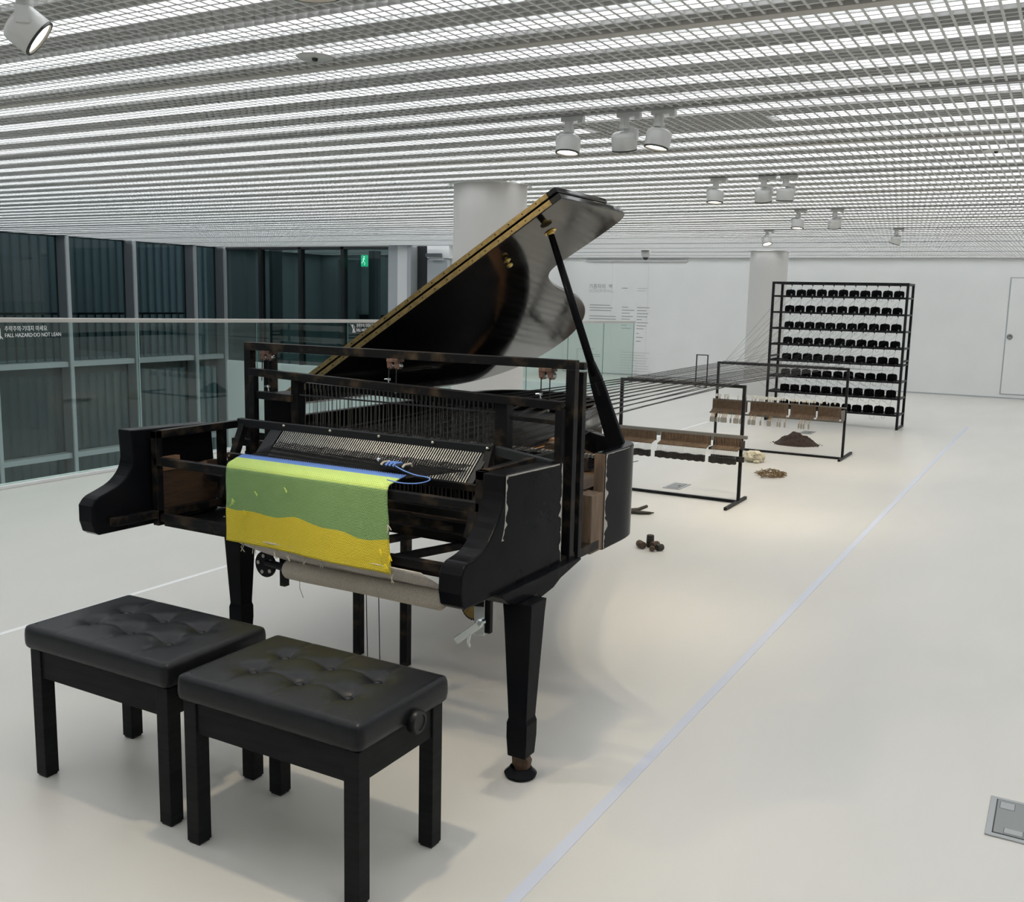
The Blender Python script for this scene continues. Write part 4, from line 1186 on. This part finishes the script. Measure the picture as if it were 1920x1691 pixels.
# spool rack
RX0, RX1, RY0, RY1, RZ = -3.545, -1.85, 13.22, 13.68, 1.835
SHELF = [1.648, 1.4385, 1.229, 1.020, .811, .601, .392, .183]
def rack():
    t = thing('spool_rack', 'tall black steel rack with eight shelves of yarn spools', 'rack', ((RX0+RX1)/2, 13.45, 0)); W_ = .03
    for x in (RX0+W_/2, RX1-W_/2):
        for y in (RY0, RY1):
            build(MB().box(x-W_/2, x+W_/2, y-W_/2, y+W_/2, 0, RZ), 'post', 'frame_steel', t)
        for z in (.015, .86, RZ-.015):
            build(MB().box(x-W_/2*.8, x+W_/2*.8, RY0+W_/2, RY1-W_/2, z-.012, z+.012), 'side_brace', 'frame_steel', t)
    for y in (RY0, RY1):
        build(MB().box(RX0+W_, RX1-W_, y-W_/2, y+W_/2, RZ-.03, RZ), 'top_rail', 'frame_steel', t)
    for z in SHELF:
        for y in (RY0, RY1-.16):
            build(MB().box(RX0+W_, RX1-W_, y-.012, y+.012, z-.012, z+.012), 'shelf_rail', 'frame_steel', t)
        for x in (RX0+W_/2, RX1-W_/2):
            build(MB().box(x-.012, x+.012, RY0+W_/2, RY1-W_/2, z-.011, z+.011), 'shelf_bracket', 'frame_steel', t)
        build(MB().box(RX0+W_, RX1-W_, RY0+.03, RY1-.185, z-.004, z+.002), 'shelf_plate', 'frame_steel', t)
rack()
names = ['top', 'second', 'third', 'fourth', 'fifth', 'sixth', 'seventh', 'bottom']
spx = [-3.345+i*.1355 for i in range(11)]
SY = 13.40
sp_me = [MB().lathe([(.056, 0), (.0635, .006), (.065, .03), (.0645, .064), (.059, .081), (.044, .090), (.012, .092)], n=20).mesh('yarn', smooth=True),
         MB().lathe([(.056, 0), (.064, .008), (.065, .045), (.062, .074), (.050, .089), (.012, .094)], n=20).mesh('yarn', smooth=True)]
core_me = MB().lathe([(.011, .085), (.009, .100), (0, .101)], n=8, capb=False, capt=False).mesh('core', smooth=True)
hook_me = MB().box(-.008, .008, -.006, .006, -.022, 0).tube([(0, 0, -.022), (.004, 0, -.034), (0, -.004, -.04)], .0022, 5).mesh('thread_guide')
clip_me = MB().box(-.007, .007, -.005, .005, -.004, .02).mesh('clip')
rj = random.Random(21)
spool_pos = []
for k, z in enumerate(SHELF):
    for i, x in enumerate(spx):
        dx = rj.uniform(-.0035, .0035); dy = rj.uniform(-.01, .01)
        t = thing('yarn_spool', 'black yarn spool on the %s shelf of the steel rack' % names[k], 'yarn spool', (x+dx, SY+dy, z+.002), 'black yarn spools on the %s shelf' % names[k])
        t.rotation_euler = (0, 0, rj.uniform(0, 6))
        sc_ = rj.uniform(.93, .97); t.scale = (sc_, sc_, rj.uniform(.92, 1.05))
        link('yarn', sp_me[(i+k) % 2], 'yarn_spool', t, (0, 0, 0)); link('core', core_me, 'hook_grey', t, (0, 0, 0))
        spool_pos.append((x+dx, SY+dy, z, x, k, i))
rk_ = bpy.data.objects['spool_rack']
for k, z in enumerate([RZ-.02]+SHELF[:-1]):
    for i, x in enumerate(spx):
        link('thread_guide', hook_me, 'hook_grey' if k else 'frame_steel', rk_, Vector((x+.01, SY, z-.005))-wpos(rk_))
for k, z in enumerate(SHELF):
    for i, x in enumerate(spx):
        link('clip', clip_me, 'hook_grey', rk_, Vector((x+.055, RY0, z-.004 if k > 3 else z+.012))-wpos(rk_))

# 88 threads from the spools over both frames into the loom
tr_ = random.Random(33)
THR = .0010
order = sorted(range(88), key=lambda q: (spool_pos[q][5]*8+spool_pos[q][4]))
for n_, q in enumerate(order):
    sx, sy, z, gx, k, i = spool_pos[q]
    g4, e4 = n_//4, n_ % 4
    f = (g4+.5)/22+(e4-1.5)*.0055+tr_.uniform(-.006, .006)
    f1 = (g4+.5)/22+(e4-1.5)*.0065+tr_.uniform(-.010, .010)
    shed = .018*(1 if g4 % 2 else -1)
    gz = ([RZ-.02]+SHELF[:-1])[k]-.045
    x2 = -3.235+f*(1.24); x1 = -3.145+f1*.92; xl = -2.655+f*.95
    pts = [(sx, sy, z+.10), (gx+.01, SY, gz), (gx+.01, RY0-.03, gz-.02-.01*tr_.random()), (x2, F2Y, .932), (x1, F1Y, .930), (xl*.9+x1*.1-.02, 4.25, 1.03+shed*.5), (xl, 3.75, 1.0+shed), (xl-.01+.02*f, 3.06, .985+shed)]
    m = MB().tube(pts, THR, 4)
    o = build(m, 'thread', 'thread_black', origin=(x1, F1Y, .92))
    tag(o, 'thin black thread stretched from the spool rack over both frames to the piano', 'thread', 'threads between the spool rack and the piano')
# slack loops of yarn below the shelves
for k, z in enumerate(SHELF):
    lp = MB()
    for i, x in enumerate(spx):
        if tr_.random() < .7:
            d_ = tr_.uniform(.03, .06); w_ = tr_.uniform(.015, .03); cx = x-.05
            lp.tube([(cx-w_, RY0+.02, z-.01), (cx-w_*.8, RY0+.01, z-.01-d_*.7), (cx, RY0+.01, z-.01-d_), (cx+w_*.8, RY0+.01, z-.01-d_*.7), (cx+w_, RY0+.02, z-.01)], .0012, 4)
    if lp.v: build(lp, 'yarn_loops', 'thread_black', rk_)['kind'] = 'stuff'

# ================================================================== THINGS ON THE FLOOR
from mathutils import noise as mnoise
def heap(cx, cy, rx, ry, h, seed, name, mat, label, cat, rough=.25, fn=None):
    m = MB(); NR, NA = 26, 72
    m.v.append((cx, cy, h))
    for i in range(1, NR+1):
        r = i/NR
        for k in range(NA):
            a = 2*PI*k/NA
            ed = 1+.13*mnoise.noise((math.cos(a)*1.8, math.sin(a)*1.8, seed))
            x, y = math.cos(a)*r*ed, math.sin(a)*r*ed
            base = max(0., 1-r)**.9 if fn is None else fn(r)
            z = h*base*(1+rough*mnoise.noise((x*4, y*4, seed+3)))+h*.10*mnoise.noise((x*13, y*13, seed))*(1-r*.5)+h*.05*mnoise.noise((x*30, y*30, seed))
            m.v.append((cx+x*rx, cy+y*ry, max(0., z) if i < NR else 0.))
    for k in range(NA): m.f.append((0, 1+k, 1+(k+1) % NA))
    for i in range(NR-1):
        for k in range(NA):
            k2 = (k+1) % NA; a = 1+i*NA; b = a+NA
            m.f.append((a+k, b+k, b+k2, a+k2))
    o = build(m, name, mat, smooth=True); return tag(o, label, cat)
sl = heap(-2.61, 11.12, .235, .20, .135, 2.3, 'soil_heap', 'soil', 'dark brown soil heaped up on the floor behind the hammer action', 'soil', fn=lambda r: max(0, 1-r**1.5)**1.1)
cr_ = MB(); rr = random.Random(8)
for i in range(60):
    a = rr.uniform(0, 2*PI); r = rr.uniform(.85, 1.2); s_ = rr.uniform(.003, .008)
    cr_.lathe([(0, 0), (s_, s_*.5), (s_*.7, s_*1.3), (0, s_*1.6)], (-2.61+.235*r*math.cos(a), 11.12+.2*r*math.sin(a), 0), n=5, capb=False, capt=False)
build(cr_, 'soil_crumbs', 'soil', sl)['kind'] = 'stuff'
# crumpled wool
wl = thing('wool_bundle', 'crumpled cream wool bundle on the floor behind the nearer steel frame', 'wool', (-2.66, 9.62, 0))
m = bmesh.new(); bmesh.ops.create_icosphere(m, subdivisions=5, radius=1.)
for v in m.verts:
    p = v.co.copy()
    q = 1+.28*mnoise.noise(p*1.7+Vector((3, 1, 7)))+.16*(1-2*abs(mnoise.noise(p*3.6+Vector((1, 9, 2)))))+.06*mnoise.noise(p*9)
    v.co = Vector((p.x*.095*q, p.y*.09*q, max(-.048, p.z*.055*q)))
me = bpy.data.meshes.new('wool'); m.to_mesh(me); m.free(); me.polygons.foreach_set('use_smooth', [True]*len(me.polygons))
link('wool', me, 'wool', wl, (0, 0, .048))
for a, b, c in ((-2.60, 9.52, .035), (-2.585, 9.58, .03)):
    build(MB().tube([(a-.035, b, .014), (a, b-.004, .018), (a+.02, b+.012, .013)], [.010, .016, .009], 8), 'wool_lock', 'wool', wl, smooth=True)
# ring of small sticks
sk = MB(); rr = random.Random(14)
for i in range(150):
    a = rr.uniform(0, 2*PI); r = math.sqrt(rr.uniform(.02, 1)); x, y = -2.30+.118*r*math.cos(a), 8.93+.20*r*math.sin(a)
    t_ = rr.uniform(0, PI); l = rr.uniform(.018, .038); z = rr.uniform(.004, .028)
    sk.bar((x-l*math.cos(t_), y-l*math.sin(t_), z), (x+l*math.cos(t_), y+l*math.sin(t_), max(.003, z+rr.uniform(-.012, .014))), .0065, .0055)
o = build(sk, 'wooden_sticks', 'stick_gold'); o['kind'] = 'stuff'; tag(o, 'scatter of small golden brown wooden sticks lying on the lit floor', 'sticks')
# branch and stubs
bh = MB().tube([(-2.86, 6.55, .016), (-2.76, 6.62, .020), (-2.69, 6.70, .026), (-2.655, 6.79, .040)], [.018, .019, .015, .012], 8)
bo = tag(build(bh, 'branch', 'bark', smooth=True), 'short forked dark branch lying on the floor behind the piano rim', 'branch')
build(MB().tube([(-2.73, 6.64, .018), (-2.66, 6.66, .016), (-2.60, 6.70, .012), (-2.575, 6.73, .012)], [.014, .014, .011, .004], 8), 'fork', 'bark', bo, smooth=True)
def stub(c, ax, r, l, mat, lab):
    ax = Vector(ax).normalized(); o = build(MB().lathe([(r*.9, 0), (r, .006), (r*1.02, l*.5), (r, l-.006), (r*.9, l), (r*.5, l-.002)], c, ax, 18), 'wood_stub', mat, angle=45)
    tag(o, lab, 'wood piece')
stub((-2.235, 5.80, 0), (0, 0, 1), .024, .078, 'stub_dark', 'dark wooden stub standing upright among four lying ones')
stub((-2.298, 5.765, .0235), (.75, -.66, 0), .023, .068, 'stub_brown', 'longest brown wooden stub, lying tilted against the upright one')
stub((-2.183, 5.80, .024), (-.35, -.94, 0), .024, .055, 'stub_brown', 'brown wooden stub lying between the upright one and the grey one')
stub((-2.188, 5.718, .017), (.3, -.95, 0), .017, .030, 'stub_brown', 'smallest wooden stub, lying in front of the others')
stub((-2.138, 5.765, .021), (-.5, -.86, 0), .021, .045, 'stub_dark', 'grey brown wooden stub lying at the outer end of the group')
